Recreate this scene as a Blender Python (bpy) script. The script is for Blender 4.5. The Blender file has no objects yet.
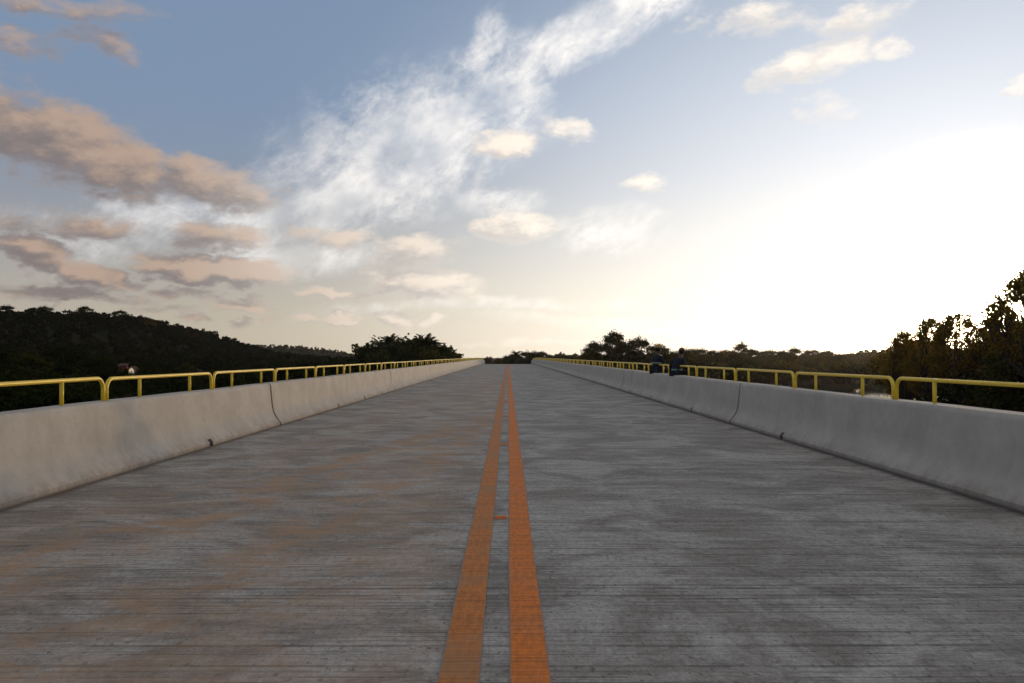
import bpy, bmesh, math, random
import numpy as np
from mathutils import Vector, Matrix

random.seed(7)
rng = np.random.default_rng(7)
sc = bpy.context.scene
COL = sc.collection
R = math.radians
PI = math.pi

F, CX, CY, EYE = 800.0, 508.0, 356.0, 1.3        # focal length in px, vanishing point, eye height


HAZE = 0.00006


def at(px, py, Y):
    """world point that lies Y metres ahead along the ray of a photo pixel"""
    return Vector(((px - CX) / F * Y, Y, EYE + (CY - py) / F * Y))


# ------------------------------------------------------------------ helpers
def link(o, parent=None):
    COL.objects.link(o)
    if parent is not None:
        o.parent = parent
    return o


def tag(o, label=None, cat=None, group=None, kind=None):
    if label:
        o['label'] = label
    if cat:
        o['category'] = cat
    if group:
        o['group'] = group
    if kind:
        o['kind'] = kind
    return o


def empty(name, loc=(0, 0, 0), rz=0.0):
    o = bpy.data.objects.new(name, None)
    o.location = loc
    o.rotation_euler = (0, 0, rz)
    o.empty_display_size = 0.3
    return link(o)


def mesh_from(name, verts, faces, mat=None, smooth=False):
    me = bpy.data.meshes.new(name)
    me.from_pydata([tuple(v) for v in verts], [], [tuple(f) for f in faces])
    if mat:
        me.materials.append(mat)
    if smooth:
        for p in me.polygons:
            p.use_smooth = True
    me.update()
    return me


def obj(name, me, parent=None, loc=None):
    o = bpy.data.objects.new(name, me)
    if loc is not None:
        o.location = loc
    return link(o, parent)


def quads_mesh(name, V, mat=None, mats=None, tri=False):
    """V: (n,4,3) or (n,3,3) array of separate faces"""
    n, k = V.shape[0], V.shape[1]
    me = bpy.data.meshes.new(name)
    me.vertices.add(n * k)
    me.vertices.foreach_set('co', V.reshape(-1).astype(np.float32))
    me.loops.add(n * k)
    me.loops.foreach_set('vertex_index', np.arange(n * k, dtype=np.int32))
    me.polygons.add(n)
    me.polygons.foreach_set('loop_start', np.arange(0, n * k, k, dtype=np.int32))
    me.polygons.foreach_set('loop_total', np.full(n, k, dtype=np.int32))
    if mat:
        me.materials.append(mat)
    me.update(calc_edges=True)
    me.validate()
    return me


class MB:
    """collects solids into one mesh"""

    def __init__(self):
        self.v, self.f = [], []

    def box(self, x0, x1, y0, y1, z0, z1):
        b = len(self.v)
        for z in (z0, z1):
            self.v += [(x0, y0, z), (x1, y0, z), (x1, y1, z), (x0, y1, z)]
        for q in ((0, 3, 2, 1), (4, 5, 6, 7), (0, 1, 5, 4), (1, 2, 6, 5), (2, 3, 7, 6), (3, 0, 4, 7)):
            self.f.append(tuple(b + i for i in q))
        return self

    def tube(self, pts, rad, seg=8, cap=True):
        pts = [Vector(p) for p in pts]
        if not hasattr(rad, '__len__'):
            rad = [rad] * len(pts)
        b = len(self.v)
        n = len(pts)
        ref = None
        for i, p in enumerate(pts):
            t = (pts[min(i + 1, n - 1)] - pts[max(i - 1, 0)]).normalized()
            if ref is None:
                ref = Vector((1, 0, 0)) if abs(t.x) < 0.9 else Vector((0, 1, 0))
            u = (ref - t * ref.dot(t)).normalized()
            w = t.cross(u)
            ref = u
            for k in range(seg):
                a = 2 * PI * k / seg
                self.v.append(tuple(p + (u * math.cos(a) + w * math.sin(a)) * rad[i]))
        for i in range(n - 1):
            for k in range(seg):
                k2 = (k + 1) % seg
                self.f.append((b + i * seg + k, b + i * seg + k2, b + (i + 1) * seg + k2, b + (i + 1) * seg + k))
        if cap:
            self.f.append(tuple(b + k for k in range(seg))[::-1])
            self.f.append(tuple(b + (n - 1) * seg + k for k in range(seg)))
        return self

    def mesh(self, name, mat=None, smooth=False):
        return mesh_from(name, self.v, self.f, mat, smooth)


# ------------------------------------------------------------------ node helpers
class NT:
    def __init__(self, tree):
        self.t = tree

    def n(self, typ, **kw):
        nd = self.t.nodes.new(typ)
        for k, v in kw.items():
            setattr(nd, k, v)
        return nd

    def set(self, sock, val):
        if isinstance(val, bpy.types.NodeSocket):
            self.t.links.new(val, sock)
        else:
            sock.default_value = val

    def m(self, op, a, b=None, c=None, clamp=False):
        nd = self.n('ShaderNodeMath', operation=op, use_clamp=clamp)
        self.set(nd.inputs[0], a)
        if b is not None:
            self.set(nd.inputs[1], b)
        if c is not None:
            self.set(nd.inputs[2], c)
        return nd.outputs[0]

    def vm(self, op, a, b=None, out=0):
        nd = self.n('ShaderNodeVectorMath', operation=op)
        self.set(nd.inputs[0], a)
        if b is not None:
            if op == 'SCALE':
                self.set(nd.inputs['Scale'], b)
            else:
                self.set(nd.inputs[1], b)
        return nd.outputs['Value' if op in ('DOT_PRODUCT', 'LENGTH', 'DISTANCE') else 'Vector']

    def sstep(self, x, lo, hi, o0=0.0, o1=1.0):
        nd = self.n('ShaderNodeMapRange', interpolation_type='SMOOTHSTEP')
        self.set(nd.inputs['Value'], x)
        nd.inputs['From Min'].default_value = lo
        nd.inputs['From Max'].default_value = hi
        nd.inputs['To Min'].default_value = o0
        nd.inputs['To Max'].default_value = o1
        return nd.outputs[0]

    def lin(self, x, lo, hi, o0=0.0, o1=1.0):
        nd = self.n('ShaderNodeMapRange')
        self.set(nd.inputs['Value'], x)
        nd.inputs['From Min'].default_value = lo
        nd.inputs['From Max'].default_value = hi
        nd.inputs['To Min'].default_value = o0
        nd.inputs['To Max'].default_value = o1
        return nd.outputs[0]

    def noise(self, vec, scale, detail=4.0, rough=0.55, out='Fac', dist=0.0):
        nd = self.n('ShaderNodeTexNoise')
        self.set(nd.inputs['Vector'], vec)
        nd.inputs['Scale'].default_value = scale
        nd.inputs['Detail'].default_value = detail
        nd.inputs['Roughness'].default_value = rough
        nd.inputs['Distortion'].default_value = dist
        return nd.outputs[out]

    def mix(self, fac, a, b, blend='MIX'):
        nd = self.n('ShaderNodeMix', data_type='RGBA', blend_type=blend)
        self.set(nd.inputs[0], fac)
        self.set(nd.inputs[6], a if isinstance(a, bpy.types.NodeSocket) else (*a, 1.0))
        self.set(nd.inputs[7], b if isinstance(b, bpy.types.NodeSocket) else (*b, 1.0))
        return nd.outputs[2]

    def scalev(self, vec, s):
        return self.vm('MULTIPLY', vec, s)


def new_mat(name):
    m = bpy.data.materials.new(name)
    m.use_nodes = True
    m.node_tree.nodes.clear()
    t = NT(m.node_tree)
    out = t.n('ShaderNodeOutputMaterial')
    return m, t, out


def principled(t, out, color, rough=0.8, bump=None, bump_strength=0.3, bump_dist=0.01, spec=0.3, metallic=0.0):
    b = t.n('ShaderNodeBsdfPrincipled')
    t.set(b.inputs['Base Color'], color if isinstance(color, bpy.types.NodeSocket) else (*color, 1))
    t.set(b.inputs['Roughness'], rough)
    b.inputs['Specular IOR Level'].default_value = spec
    b.inputs['Metallic'].default_value = metallic
    if bump is not None:
        bn = t.n('ShaderNodeBump')
        bn.inputs['Strength'].default_value = bump_strength
        bn.inputs['Distance'].default_value = bump_dist
        t.set(bn.inputs['Height'], bump)
        t.t.links.new(bn.outputs[0], b.inputs['Normal'])
    t.t.links.new(b.outputs[0], out.inputs[0])
    return b


# ------------------------------------------------------------------ materials
def mat_road():
    m, t, out = new_mat('grooved_concrete')
    co = t.n('ShaderNodeTexCoord').outputs['Object']
    sep = t.n('ShaderNodeSeparateXYZ')
    t.set(sep.inputs[0], co)
    x, y = sep.outputs[0], sep.outputs[1]
    # transverse broom / tine streaks
    wob = t.noise(co, 0.5, 2)

    def streak(fx, fy, wk, det, rg):
        c = t.n('ShaderNodeCombineXYZ')
        t.set(c.inputs[0], t.m('MULTIPLY', x, fx))
        t.set(c.inputs[1], t.m('ADD', t.m('MULTIPLY', y, fy), t.m('MULTIPLY', wob, wk)))
        return t.noise(c.outputs[0], 1.0, det, rg)
    st = streak(1.8, 7.0, 1.5, 8, 0.76)
    fine = streak(5.0, 40.0, 4.0, 6, 0.8)
    grain = t.noise(co, 55.0, 4, 0.75)
    big = t.noise(t.scalev(co, (0.45, 0.25, 1)), 1.6, 6, 0.62)
    patch = t.noise(t.scalev(co, (1.0, 1.2, 1)), 1.0, 7, 0.68, dist=0.9)
    # tined grooves: thin lines right across the slab, every one a little different

    def tines(freq, wx):
        p_ = t.m('ADD', t.m('MULTIPLY', y, freq), t.m('MULTIPLY', t.noise(t.scalev(co, (wx, 0.9, 1)), 1.0, 2), 2.2))
        li = t.m('FLOOR', p_)
        wn = t.n('ShaderNodeTexWhiteNoise', noise_dimensions='1D')
        t.set(wn.inputs['W'], li)
        d_ = t.m('ABSOLUTE', t.m('SUBTRACT', t.m('FRACT', p_), 0.5))
        c_ = t.n('ShaderNodeCombineXYZ')
        t.set(c_.inputs[0], t.m('MULTIPLY', x, 1.6))
        t.set(c_.inputs[1], t.m('MULTIPLY', li, 3.71))
        brk = t.sstep(t.noise(c_.outputs[0], 1.0, 4, 0.65), 0.36, 0.60)
        return t.m('MULTIPLY', t.m('MULTIPLY', t.sstep(d_, 0.10, 0.30, 1, 0), t.m('POWER', wn.outputs['Value'], 1.6)), brk)
    tl = tines(36.0, 0.22)
    tw = tines(17.0, 0.15)
    tb = tines(4.3, 0.10)
    tb = t.m('MULTIPLY', tb, t.sstep(t.m('ABSOLUTE', t.m('SUBTRACT', fine, 0.5)), 0.0, 0.12, 1.0, 0.3))
    col = t.mix(t.sstep(patch, 0.40, 0.60), (0.36, 0.332, 0.30), (0.70, 0.675, 0.64))
    col = t.mix(t.sstep(st, 0.36, 0.70, 0.0, 0.4), t.mix(1.0, col, (0.80, 0.78, 0.75), 'MULTIPLY'), (0.72, 0.68, 0.62))
    col = t.mix(t.sstep(big, 0.46, 0.66, 0.0, 0.5), col, (0.36, 0.325, 0.28))
    col = t.mix(t.sstep(fine, 0.34, 0.60), t.mix(1.0, col, (0.76, 0.76, 0.76), 'MULTIPLY'), col)
    gl = tl
    col = t.mix(t.m('MULTIPLY', tl, 0.85), col, (0.095, 0.088, 0.08))
    col = t.mix(t.m('MULTIPLY', tw, 0.8), col, (0.085, 0.078, 0.07))
    gm = t.noise(t.scalev(co, (26.0, 13.0, 1)), 1.0, 6, 0.82)
    col = t.mix(t.sstep(gm, 0.36, 0.62), t.mix(1.0, col, (0.76, 0.755, 0.75), 'MULTIPLY'), t.mix(1.0, col, (1.05, 1.045, 1.04), 'MULTIPLY'))
    spk = t.noise(t.scalev(co, (30.0, 16.0, 1)), 1.0, 3, 0.6)
    col = t.mix(t.sstep(spk, 0.60, 0.67, 0.0, 0.6), col, (0.09, 0.083, 0.075))
    col = t.mix(t.sstep(grain, 0.35, 0.65), t.mix(1.0, col, (0.76, 0.76, 0.76), 'MULTIPLY'), col)
    # rare dark transverse lines where a screed pass stopped
    c4 = t.n('ShaderNodeCombineXYZ')
    t.set(c4.inputs[0], t.m('MULTIPLY', x, 0.10))
    t.set(c4.inputs[1], t.m('ADD', t.m('MULTIPLY', y, 7.0), t.m('MULTIPLY', wob, 0.8)))
    ln = t.noise(c4.outputs[0], 1.0, 2, 0.5)
    lnm = t.m('SUBTRACT', 1.0, t.sstep(t.m('ABSOLUTE', t.m('SUBTRACT', ln, 0.62)), 0.0, 0.013))
    col = t.mix(t.m('MULTIPLY', lnm, t.sstep(t.noise(co, 0.6, 3), 0.4, 0.6, 0, 0.6)), col, (0.07, 0.066, 0.062))
    # brown mud dragged in by tyres on the left lane: two curving wheel tracks and a general film
    wy = t.noise(t.scalev(co, (0.25, 0.12, 1)), 1.0, 3)
    xw = t.m('ADD', x, t.m('MULTIPLY', t.m('SUBTRACT', wy, 0.5), 1.5))
    rag = t.noise(t.scalev(co, (1.7, 1.9, 1)), 1.0, 7, 0.72, dist=.5)

    def track(c0, slope, half, amp):
        cen = t.m('MULTIPLY_ADD', y, slope, c0)
        d = t.m('ABSOLUTE', t.m('SUBTRACT', xw, cen))
        return t.m('MULTIPLY', t.sstep(d, half * 0.2, half * 1.5, 1.0, 0.0), amp)
    mud = track(-3.75, 0.19, 0.42, 1.0)
    mud = t.m('MAXIMUM', mud, track(-2.35, 0.13, 0.40, 0.9))
    mud = t.m('MAXIMUM', mud, track(-1.35, 0.02, 0.9, 0.55))
    mud = t.m('MAXIMUM', mud, track(-3.1, 0.03, 0.8, 0.45))
    fade = t.m('MULTIPLY', t.sstep(y, 25.0, 90.0, 1.0, 0.35), t.sstep(x, -0.5, 0.0, 1.0, 0.0))
    mud = t.m('MULTIPLY', t.m('MULTIPLY', mud, fade), t.m('MULTIPLY', t.sstep(rag, 0.40, 0.58, 0.15, 1.0), t.sstep(st, 0.30, 0.62, 0.55, 1.0)))
    mudc = t.mix(st, (0.25, 0.138, 0.070), (0.56, 0.345, 0.19))
    col = t.mix(t.m('MULTIPLY', mud, 0.9), col, mudc)
    # small rust patches
    rp = t.noise(t.scalev(co, (1.1, 2.4, 1)), 1.0, 4, 0.6)
    col = t.mix(t.m('MULTIPLY', t.sstep(rp, 0.66, 0.74, 0, 0.7), t.sstep(x, -0.6, -0.3, 1, 0)), col, (0.16, 0.075, 0.03))
    # tyre scuffs on the right lane
    ro = t.n('ShaderNodeVectorRotate', rotation_type='Z_AXIS')
    t.set(ro.inputs['Vector'], co)
    ro.inputs['Angle'].default_value = R(-32)
    sk = t.noise(t.scalev(ro.outputs[0], (3.2, 0.22, 1)), 1.0, 4, 0.6)
    skm = t.m('MULTIPLY', t.sstep(sk, 0.56, 0.70, 0, 0.45), t.m('MULTIPLY', t.sstep(x, 0.5, 1.2), t.sstep(y, 5.5, 8.5, 1.0, 0.1)))
    col = t.mix(skm, col, (0.095, 0.085, 0.075))
    # pock marks and crumbs
    vo = t.n('ShaderNodeTexVoronoi', feature='F1')
    t.set(vo.inputs['Vector'], co)
    vo.inputs['Scale'].default_value = 3.2
    pk = t.m('MULTIPLY', t.sstep(vo.outputs['Distance'], 0.035, 0.07, 1, 0), t.sstep(t.noise(co, 2.2, 2), 0.42, 0.52))
    col = t.mix(t.m('MULTIPLY', pk, 0.75), col, (0.05, 0.045, 0.04))
    # soil line washed against the barriers
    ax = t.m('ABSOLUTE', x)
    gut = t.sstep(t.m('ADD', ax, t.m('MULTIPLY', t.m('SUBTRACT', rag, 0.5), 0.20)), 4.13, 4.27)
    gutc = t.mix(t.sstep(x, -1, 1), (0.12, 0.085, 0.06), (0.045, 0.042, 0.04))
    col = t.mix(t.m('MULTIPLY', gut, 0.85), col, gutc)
    h = t.m('ADD', t.m('ADD', t.m('MULTIPLY', fine, 0.8), t.m('MULTIPLY', st, 0.5)), t.m('MULTIPLY', gl, -0.3))
    principled(t, out, col, 0.82, h, 0.55, 0.012, 0.25)
    return m


def mat_stripe():
    m, t, out = new_mat('orange_road_paint')
    co = t.n('ShaderNodeTexCoord').outputs['Object']
    sep = t.n('ShaderNodeSeparateXYZ')
    t.set(sep.inputs[0], co)
    x, y = sep.outputs[0], sep.outputs[1]
    c2 = t.n('ShaderNodeCombineXYZ')
    t.set(c2.inputs[0], t.m('MULTIPLY', x, 1.2))
    t.set(c2.inputs[1], t.m('MULTIPLY', y, 30.0))
    st = t.noise(c2.outputs[0], 1.0, 5, 0.7)
    n2 = t.noise(co, 2.0, 4)
    left = t.sstep(x, -0.08, -0.02, 1, 0)
    base = t.mix(left, (0.84, 0.215, 0.018), (0.64, 0.215, 0.045))
    base = t.mix(t.sstep(st, 0.38, 0.66, 0.45, 0), base, (0.40, 0.13, 0.02))
    gm = t.noise(t.scalev(co, (34.0, 9.0, 1)), 1.0, 6, 0.8)
    base = t.mix(t.sstep(gm, 0.36, 0.62), t.mix(1.0, base, (0.72, 0.70, 0.72), 'MULTIPLY'), t.mix(1.0, base, (1.06, 1.06, 1.04), 'MULTIPLY'))
    dirt = t.m('MULTIPLY', t.sstep(n2, 0.42, 0.68, 0.0, 0.6), t.m('ADD', t.m('MULTIPLY', left, 0.65), 0.35))
    base = t.mix(dirt, base, (0.34, 0.20, 0.10))
    p_ = t.m('ADD', t.m('MULTIPLY', y, 27.0), t.m('MULTIPLY', t.noise(t.scalev(co, (0.22, 0.9, 1)), 1.0, 2), 2.2))
    wn = t.n('ShaderNodeTexWhiteNoise', noise_dimensions='1D')
    t.set(wn.inputs['W'], t.m('FLOOR', p_))
    tl = t.m('MULTIPLY', t.sstep(t.m('ABSOLUTE', t.m('SUBTRACT', t.m('FRACT', p_), 0.5)), 0.10, 0.30, 1, 0), t.m('POWER', wn.outputs['Value'], 1.8))
    base = t.mix(t.m('MULTIPLY', tl, 0.55), base, (0.15, 0.075, 0.035))
    # paint chipped off: more at the edges of each line, and along the grooves
    cen = t.m('MULTIPLY_ADD', left, -0.2885, 0.0905)
    ed = t.m('SUBTRACT', 0.083, t.m('ABSOLUTE', t.m('SUBTRACT', x, cen)))
    chip = t.noise(t.scalev(co, (14.0, 42.0, 1)), 1.0, 5, 0.7)
    em = t.sstep(t.m('ADD', ed, t.m('MULTIPLY', t.m('SUBTRACT', chip, 0.5), 0.05)), 0.0, 0.012, 1, 0)
    wear = t.m('MULTIPLY', t.sstep(chip, 0.58, 0.66), t.sstep(t.noise(co, 3.0, 4), 0.46, 0.62))
    base = t.mix(t.m('MAXIMUM', t.m('MULTIPLY', em, 0.7), t.m('MULTIPLY', wear, 0.75)), base, (0.24, 0.205, 0.17))
    # stop full coverage at the ragged edges
    principled(t, out, base, 0.75, st, 0.5, 0.01, 0.25)
    return m


def mat_barrier():
    m, t, out = new_mat('cast_concrete')
    co = t.n('ShaderNodeTexCoord').outputs['Object']
    sep = t.n('ShaderNodeSeparateXYZ')
    t.set(sep.inputs[0], co)
    x, y, z = sep.outputs
    n1 = t.noise(t.scalev(co, (1, 0.9, 1.2)), 1.6, 5, 0.6)
    n2 = t.noise(co, 9.0, 5, 0.65)
    drip = t.noise(t.scalev(co, (1.0, 2.6, 0.35)), 1.0, 5, 0.6)
    col = t.mix(t.sstep(n1, 0.3, 0.7), (0.40, 0.368, 0.328), (0.49, 0.456, 0.412))
    col = t.mix(t.sstep(n2, 0.40, 0.72, 0.0, 0.30), col, (0.31, 0.28, 0.245))
    col = t.mix(t.sstep(drip, 0.46, 0.76, 0.0, 0.26), col, (0.30, 0.265, 0.23))
    # splashed soil near the foot
    foot = t.sstep(t.m('ADD', z, t.m('MULTIPLY', n1, 0.12)), 0.05, 0.24, 1, 0)
    col = t.mix(t.m('MULTIPLY', foot, t.sstep(n2, 0.3, 0.65, 0.1, 0.75)), col, (0.25, 0.195, 0.15))
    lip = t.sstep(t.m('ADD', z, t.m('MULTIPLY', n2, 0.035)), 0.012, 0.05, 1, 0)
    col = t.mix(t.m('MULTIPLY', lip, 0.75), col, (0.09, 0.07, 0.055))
    # air bubbles
    vo = t.n('ShaderNodeTexVoronoi', feature='F1')
    t.set(vo.inputs['Vector'], co)
    vo.inputs['Scale'].default_value = 14.0
    pk = t.m('MULTIPLY', t.sstep(vo.outputs['Distance'], 0.06, 0.13, 1, 0), t.sstep(t.noise(co, 3.0, 2), 0.5, 0.62))
    col = t.mix(t.m('MULTIPLY', pk, 0.5), col, (0.12, 0.11, 0.10))
    principled(t, out, col, 0.8, t.m('ADD', t.m('MULTIPLY', n1, 0.4), t.m('MULTIPLY', n2, 0.3)), 0.16, 0.015, 0.3)
    return m


def mat_paint(name, c, c2=None, rough=0.4):
    m, t, out = new_mat(name)
    co = t.n('ShaderNodeTexCoord').outputs['Object']
    n1 = t.noise(co, 6.0, 5, 0.65)
    col = t.mix(t.sstep(n1, 0.42, 0.75, 0, 0.6), c, c2 or tuple(v * 0.6 for v in c))
    principled(t, out, col, rough, n1, 0.1, 0.004, 0.4)
    return m


def mat_plain(name, c, rough=0.85, var=0.25, scale=3.0):
    m, t, out = new_mat(name)
    co = t.n('ShaderNodeTexCoord').outputs['Object']
    n1 = t.noise(co, scale, 4, 0.6)
    col = t.mix(t.sstep(n1, 0.35, 0.7), tuple(v * (1 - var) for v in c), tuple(min(1, v * (1 + var)) for v in c))
    principled(t, out, col, rough, n1, 0.25, 0.01, 0.25)
    return m


def mat_leaf(name, c0, c1, trans=0.35, c2=None, patchy=None):
    m, t, out = new_mat(name)
    geo = t.n('ShaderNodeNewGeometry')
    rnd = geo.outputs['Random Per Island']
    oi = t.n('ShaderNodeObjectInfo').outputs['Random']
    f = t.m('FRACT', t.m('ADD', rnd, t.m('MULTIPLY', oi, 0.37)))
    col = t.mix(rnd, c0, c1)
    if c2:
        col = t.mix(t.sstep(f, 0.86, 0.93), col, c2)
    if patchy:
        pn = t.noise(t.n('ShaderNodeTexCoord').outputs['Object'], patchy[0], 3, .6)
        col = t.mix(t.sstep(pn, .50, .64, 0, .8), col, t.mix(rnd, tuple(v * .6 for v in patchy[1]), patchy[1]))
    hv = t.n('ShaderNodeHueSaturation')
    t.set(hv.inputs['Color'], col)
    t.set(hv.inputs['Value'], t.m('MULTIPLY_ADD', oi, 0.5, 0.75))
    d = t.n('ShaderNodeBsdfDiffuse')
    tr = t.n('ShaderNodeBsdfTranslucent')
    t.t.links.new(hv.outputs[0], d.inputs[0])
    t.t.links.new(t.mix(1.0, hv.outputs[0], (1.0, 0.95, 0.5), 'MULTIPLY'), tr.inputs[0])
    mx = t.n('ShaderNodeMixShader')
    mx.inputs[0].default_value = trans
    t.t.links.new(d.outputs[0], mx.inputs[1])
    t.t.links.new(tr.outputs[0], mx.inputs[2])
    t.t.links.new(mx.outputs[0], out.inputs[0])
    return m


def mat_ground():
    m, t, out = new_mat('scrub_ground')
    co = t.n('ShaderNodeTexCoord').outputs['Object']
    n1 = t.noise(co, 0.05, 6, 0.6)
    n2 = t.noise(co, 0.6, 6, 0.7)
    col = t.mix(t.sstep(n2, 0.35, 0.65), (0.009, 0.011, 0.005), (0.026, 0.025, 0.011))
    col = t.mix(t.sstep(n1, 0.50, 0.66, 0, 0.8), col, (0.040, 0.027, 0.016))
    principled(t, out, col, 0.95, n2, 0.4, 0.15, 0.05)
    return m


def mat_water():
    m, t, out = new_mat('river_water')
    co = t.n('ShaderNodeTexCoord').outputs['Object']
    n1 = t.noise(t.scalev(co, (0.7, 1.0, 1)), 2.2, 4, 0.6)
    principled(t, out, (0.02, 0.022, 0.018), 0.08, n1, 0.4, 0.10, 0.5)
    return m


M_ROAD = mat_road()
M_STRIPE = mat_stripe()
M_BAR = mat_barrier()
M_YEL = mat_paint('yellow_enamel', (0.82, 0.57, 0.03), (0.62, 0.40, 0.03), 0.42)
M_STUD = mat_plain('road_stud_plastic', (0.42, 0.20, 0.07), 0.5)
M_REFL = mat_paint('orange_reflector', (0.75, 0.17, 0.04), (0.55, 0.11, 0.03), 0.25)
M_BARK = mat_plain('bark', (0.055, 0.042, 0.03), 0.95, 0.35, 4.0)
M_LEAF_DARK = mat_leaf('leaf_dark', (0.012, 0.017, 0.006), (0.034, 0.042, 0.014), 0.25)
M_LEAF_MID = mat_leaf('leaf_mid', (0.022, 0.026, 0.009), (0.062, 0.064, 0.02), 0.5, (0.085, 0.066, 0.024))
M_LEAF_DRY = mat_leaf('leaf_dry', (0.045, 0.036, 0.010), (0.11, 0.082, 0.024), 0.55, (0.13, 0.07, 0.025))
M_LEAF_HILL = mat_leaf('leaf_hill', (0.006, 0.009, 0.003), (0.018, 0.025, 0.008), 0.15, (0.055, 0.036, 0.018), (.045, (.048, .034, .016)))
M_LEAF_FAR = mat_leaf('leaf_far', (0.055, 0.045, 0.026), (0.125, 0.094, 0.056), 0.2, (0.15, 0.10, 0.06))
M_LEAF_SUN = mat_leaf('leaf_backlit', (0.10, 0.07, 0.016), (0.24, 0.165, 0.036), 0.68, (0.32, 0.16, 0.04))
M_PALM = mat_leaf('palm_frond', (0.018, 0.024, 0.009), (0.045, 0.052, 0.018), 0.3)
M_GROUND = mat_ground()
M_WATER = mat_water()
M_SKIN = mat_plain('dark_skin', (0.10, 0.055, 0.035), 0.6, 0.1)
M_HAIR = mat_plain('black_hair', (0.012, 0.010, 0.010), 0.7, 0.3)
M_SHIRT = mat_plain('navy_work_shirt', (0.018, 0.021, 0.032), 0.9, 0.25, 9)
M_TROUSER = mat_plain('dark_trousers', (0.016, 0.018, 0.024), 0.9, 0.25, 9)
M_BAND = mat_plain('pale_green_band', (0.15, 0.25, 0.19), 0.5, 0.12)
M_HAT = mat_plain('yellow_hard_hat', (0.42, 0.28, 0.08), 0.45, 0.08)
M_CAP = mat_plain('maroon_cap', (0.16, 0.035, 0.04), 0.85, 0.15)
M_BOOT = mat_plain('black_boot', (0.02, 0.018, 0.016), 0.7, 0.2)
M_WALL_OR = mat_plain('orange_plaster', (0.20, 0.07, 0.035), 0.85, 0.15)
M_WHITE = mat_plain('white_plaster', (0.16, 0.14, 0.11), 0.8, 0.04)
M_ROOF = mat_plain('tile_roof', (0.11, 0.04, 0.025), 0.9, 0.25)
m_, t_, o_ = new_mat('sunlit_front_glow')  # emission put in for sunlight falling on the hut's white gable
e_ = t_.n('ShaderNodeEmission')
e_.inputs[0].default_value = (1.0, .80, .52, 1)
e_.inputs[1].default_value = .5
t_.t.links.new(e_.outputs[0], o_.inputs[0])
M_FRONT_GLOW = m_
M_DARKGAP = mat_plain('dark_recess', (0.008, 0.007, 0.006), 0.95, 0.2)


# ------------------------------------------------------------------ terrain
def road_z(y):
    y = np.asarray(y, dtype=float)
    z = np.where(y < 120, 0.0, -((y - 120) ** 2) / 3500.0)
    z2 = -((87.5) ** 2) / 3500.0 - 0.05 * (y - 207.5)
    z = np.where(y > 207.5, z2, z)
    return np.maximum(z, -4.6)


RIVER = [(-500, 5), (-120, 30), (0, 52), (47, 120), (84, 152), (160, 176), (420, 200), (900, 180)]


def river_d(x, y):
    d = np.full(np.shape(x), 1e9)
    for (x0, y0), (x1, y1) in zip(RIVER[:-1], RIVER[1:]):
        vx, vy = x1 - x0, y1 - y0
        tt = np.clip(((x - x0) * vx + (y - y0) * vy) / (vx * vx + vy * vy), 0, 1)
        d = np.minimum(d, np.hypot(x - x0 - tt * vx, y - y0 - tt * vy))
    return d


def sst(x, a, b):
    t = np.clip((x - a) / (b - a), 0, 1)
    return t * t * (3 - 2 * t)


def fbm(x, y, s):
    return (np.sin(x / s * 1.7 + 1.3) * np.cos(y / s * 1.3 + .7) + .5 * np.sin(x / s * 3.9 + y / s * 2.1)
            + .3 * np.cos(y / s * 6.1 - x / s * 4.3 + 2.0))


def hill_profile(x, pts):
    xs, zs = zip(*pts)
    return np.interp(x, xs, zs)


def ground_z(x, y):
    x = np.asarray(x, dtype=float)
    y = np.asarray(y, dtype=float)
    z = -5.0 + 0.18 * fbm(x, y, 14.0)
    # wooded hill on the left, crest about 360 m off (heights without the trees)
    u = x / np.maximum(y, 60.0) * F + CX             # bearing of the spot as seen along the bridge
    top = hill_profile(x / 360.0, [(-2.2, 6), (-1.5, 15), (-1.0, 18.0), (-0.64, 17.4), (-0.55, 17.2), (-0.48, 14.8), (-0.43, 10.6),
                                   (-0.39, 5.2), (-0.36, 1.8), (-0.33, -.8), (-0.29, -2.6), (-0.22, -4.4), (-0.14, -5.0)]) + 5.0
    w = sst(y, 175, 345) * (1 - sst(y, 395, 520))
    z = z + np.maximum(top, 0) * w * (1 + .04 * fbm(x, y, 40.0))
    # far low ridge behind it
    top2 = hill_profile(x / 760.0, [(-1.2, 3), (-0.5, 11.5), (-0.38, 10.6), (-0.316, 9.6), (-0.26, 7.7), (-0.21, 3.8), (-0.179, -2.6), (-0.15, -5), (-0.1, -5)]) + 5
    w2 = sst(y, 560, 745) * (1 - sst(y, 800, 1100))
    z = z + np.maximum(top2, 0) * w2 * (1 + .05 * fbm(x, y, 60.0))
    # rise on the right behind the near trees
    top3 = hill_profile(x / 430.0, [(0.1, 0), (0.36, 0.0), (0.42, 1.5), (0.47, 4.5), (0.55, 8), (0.8, 13), (1.6, 16)])
    w3 = sst(y, 300, 425) * (1 - sst(y, 480, 800))
    z = z + top3 * w3
    # road embankment past the bridge
    rz = road_z(y) - 0.7
    emb = sst(y, 150, 158) * (1 - sst(np.abs(x), 6.0, 6.0 + 2.2 * np.maximum(rz + 5.0, .2)))
    z = z * (1 - emb) + np.maximum(rz, -5.2) * emb
    # river bed
    d = river_d(x, y) + 1.5 * fbm(x, y, 9.0)
    z = z - 2.2 * (1 - sst(d, 17.0, 25.0))
    return z


def axis(lims, fine, coarse, n_out):
    lo, f0, f1, hi = lims
    mid = np.arange(f0, f1 + fine, fine)
    a = f0 - np.geomspace(fine, f0 - lo, n_out)[::-1]
    b = mid[-1] + np.geomspace(fine, hi - mid[-1], n_out)
    return np.concatenate([a, mid, b])


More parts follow.
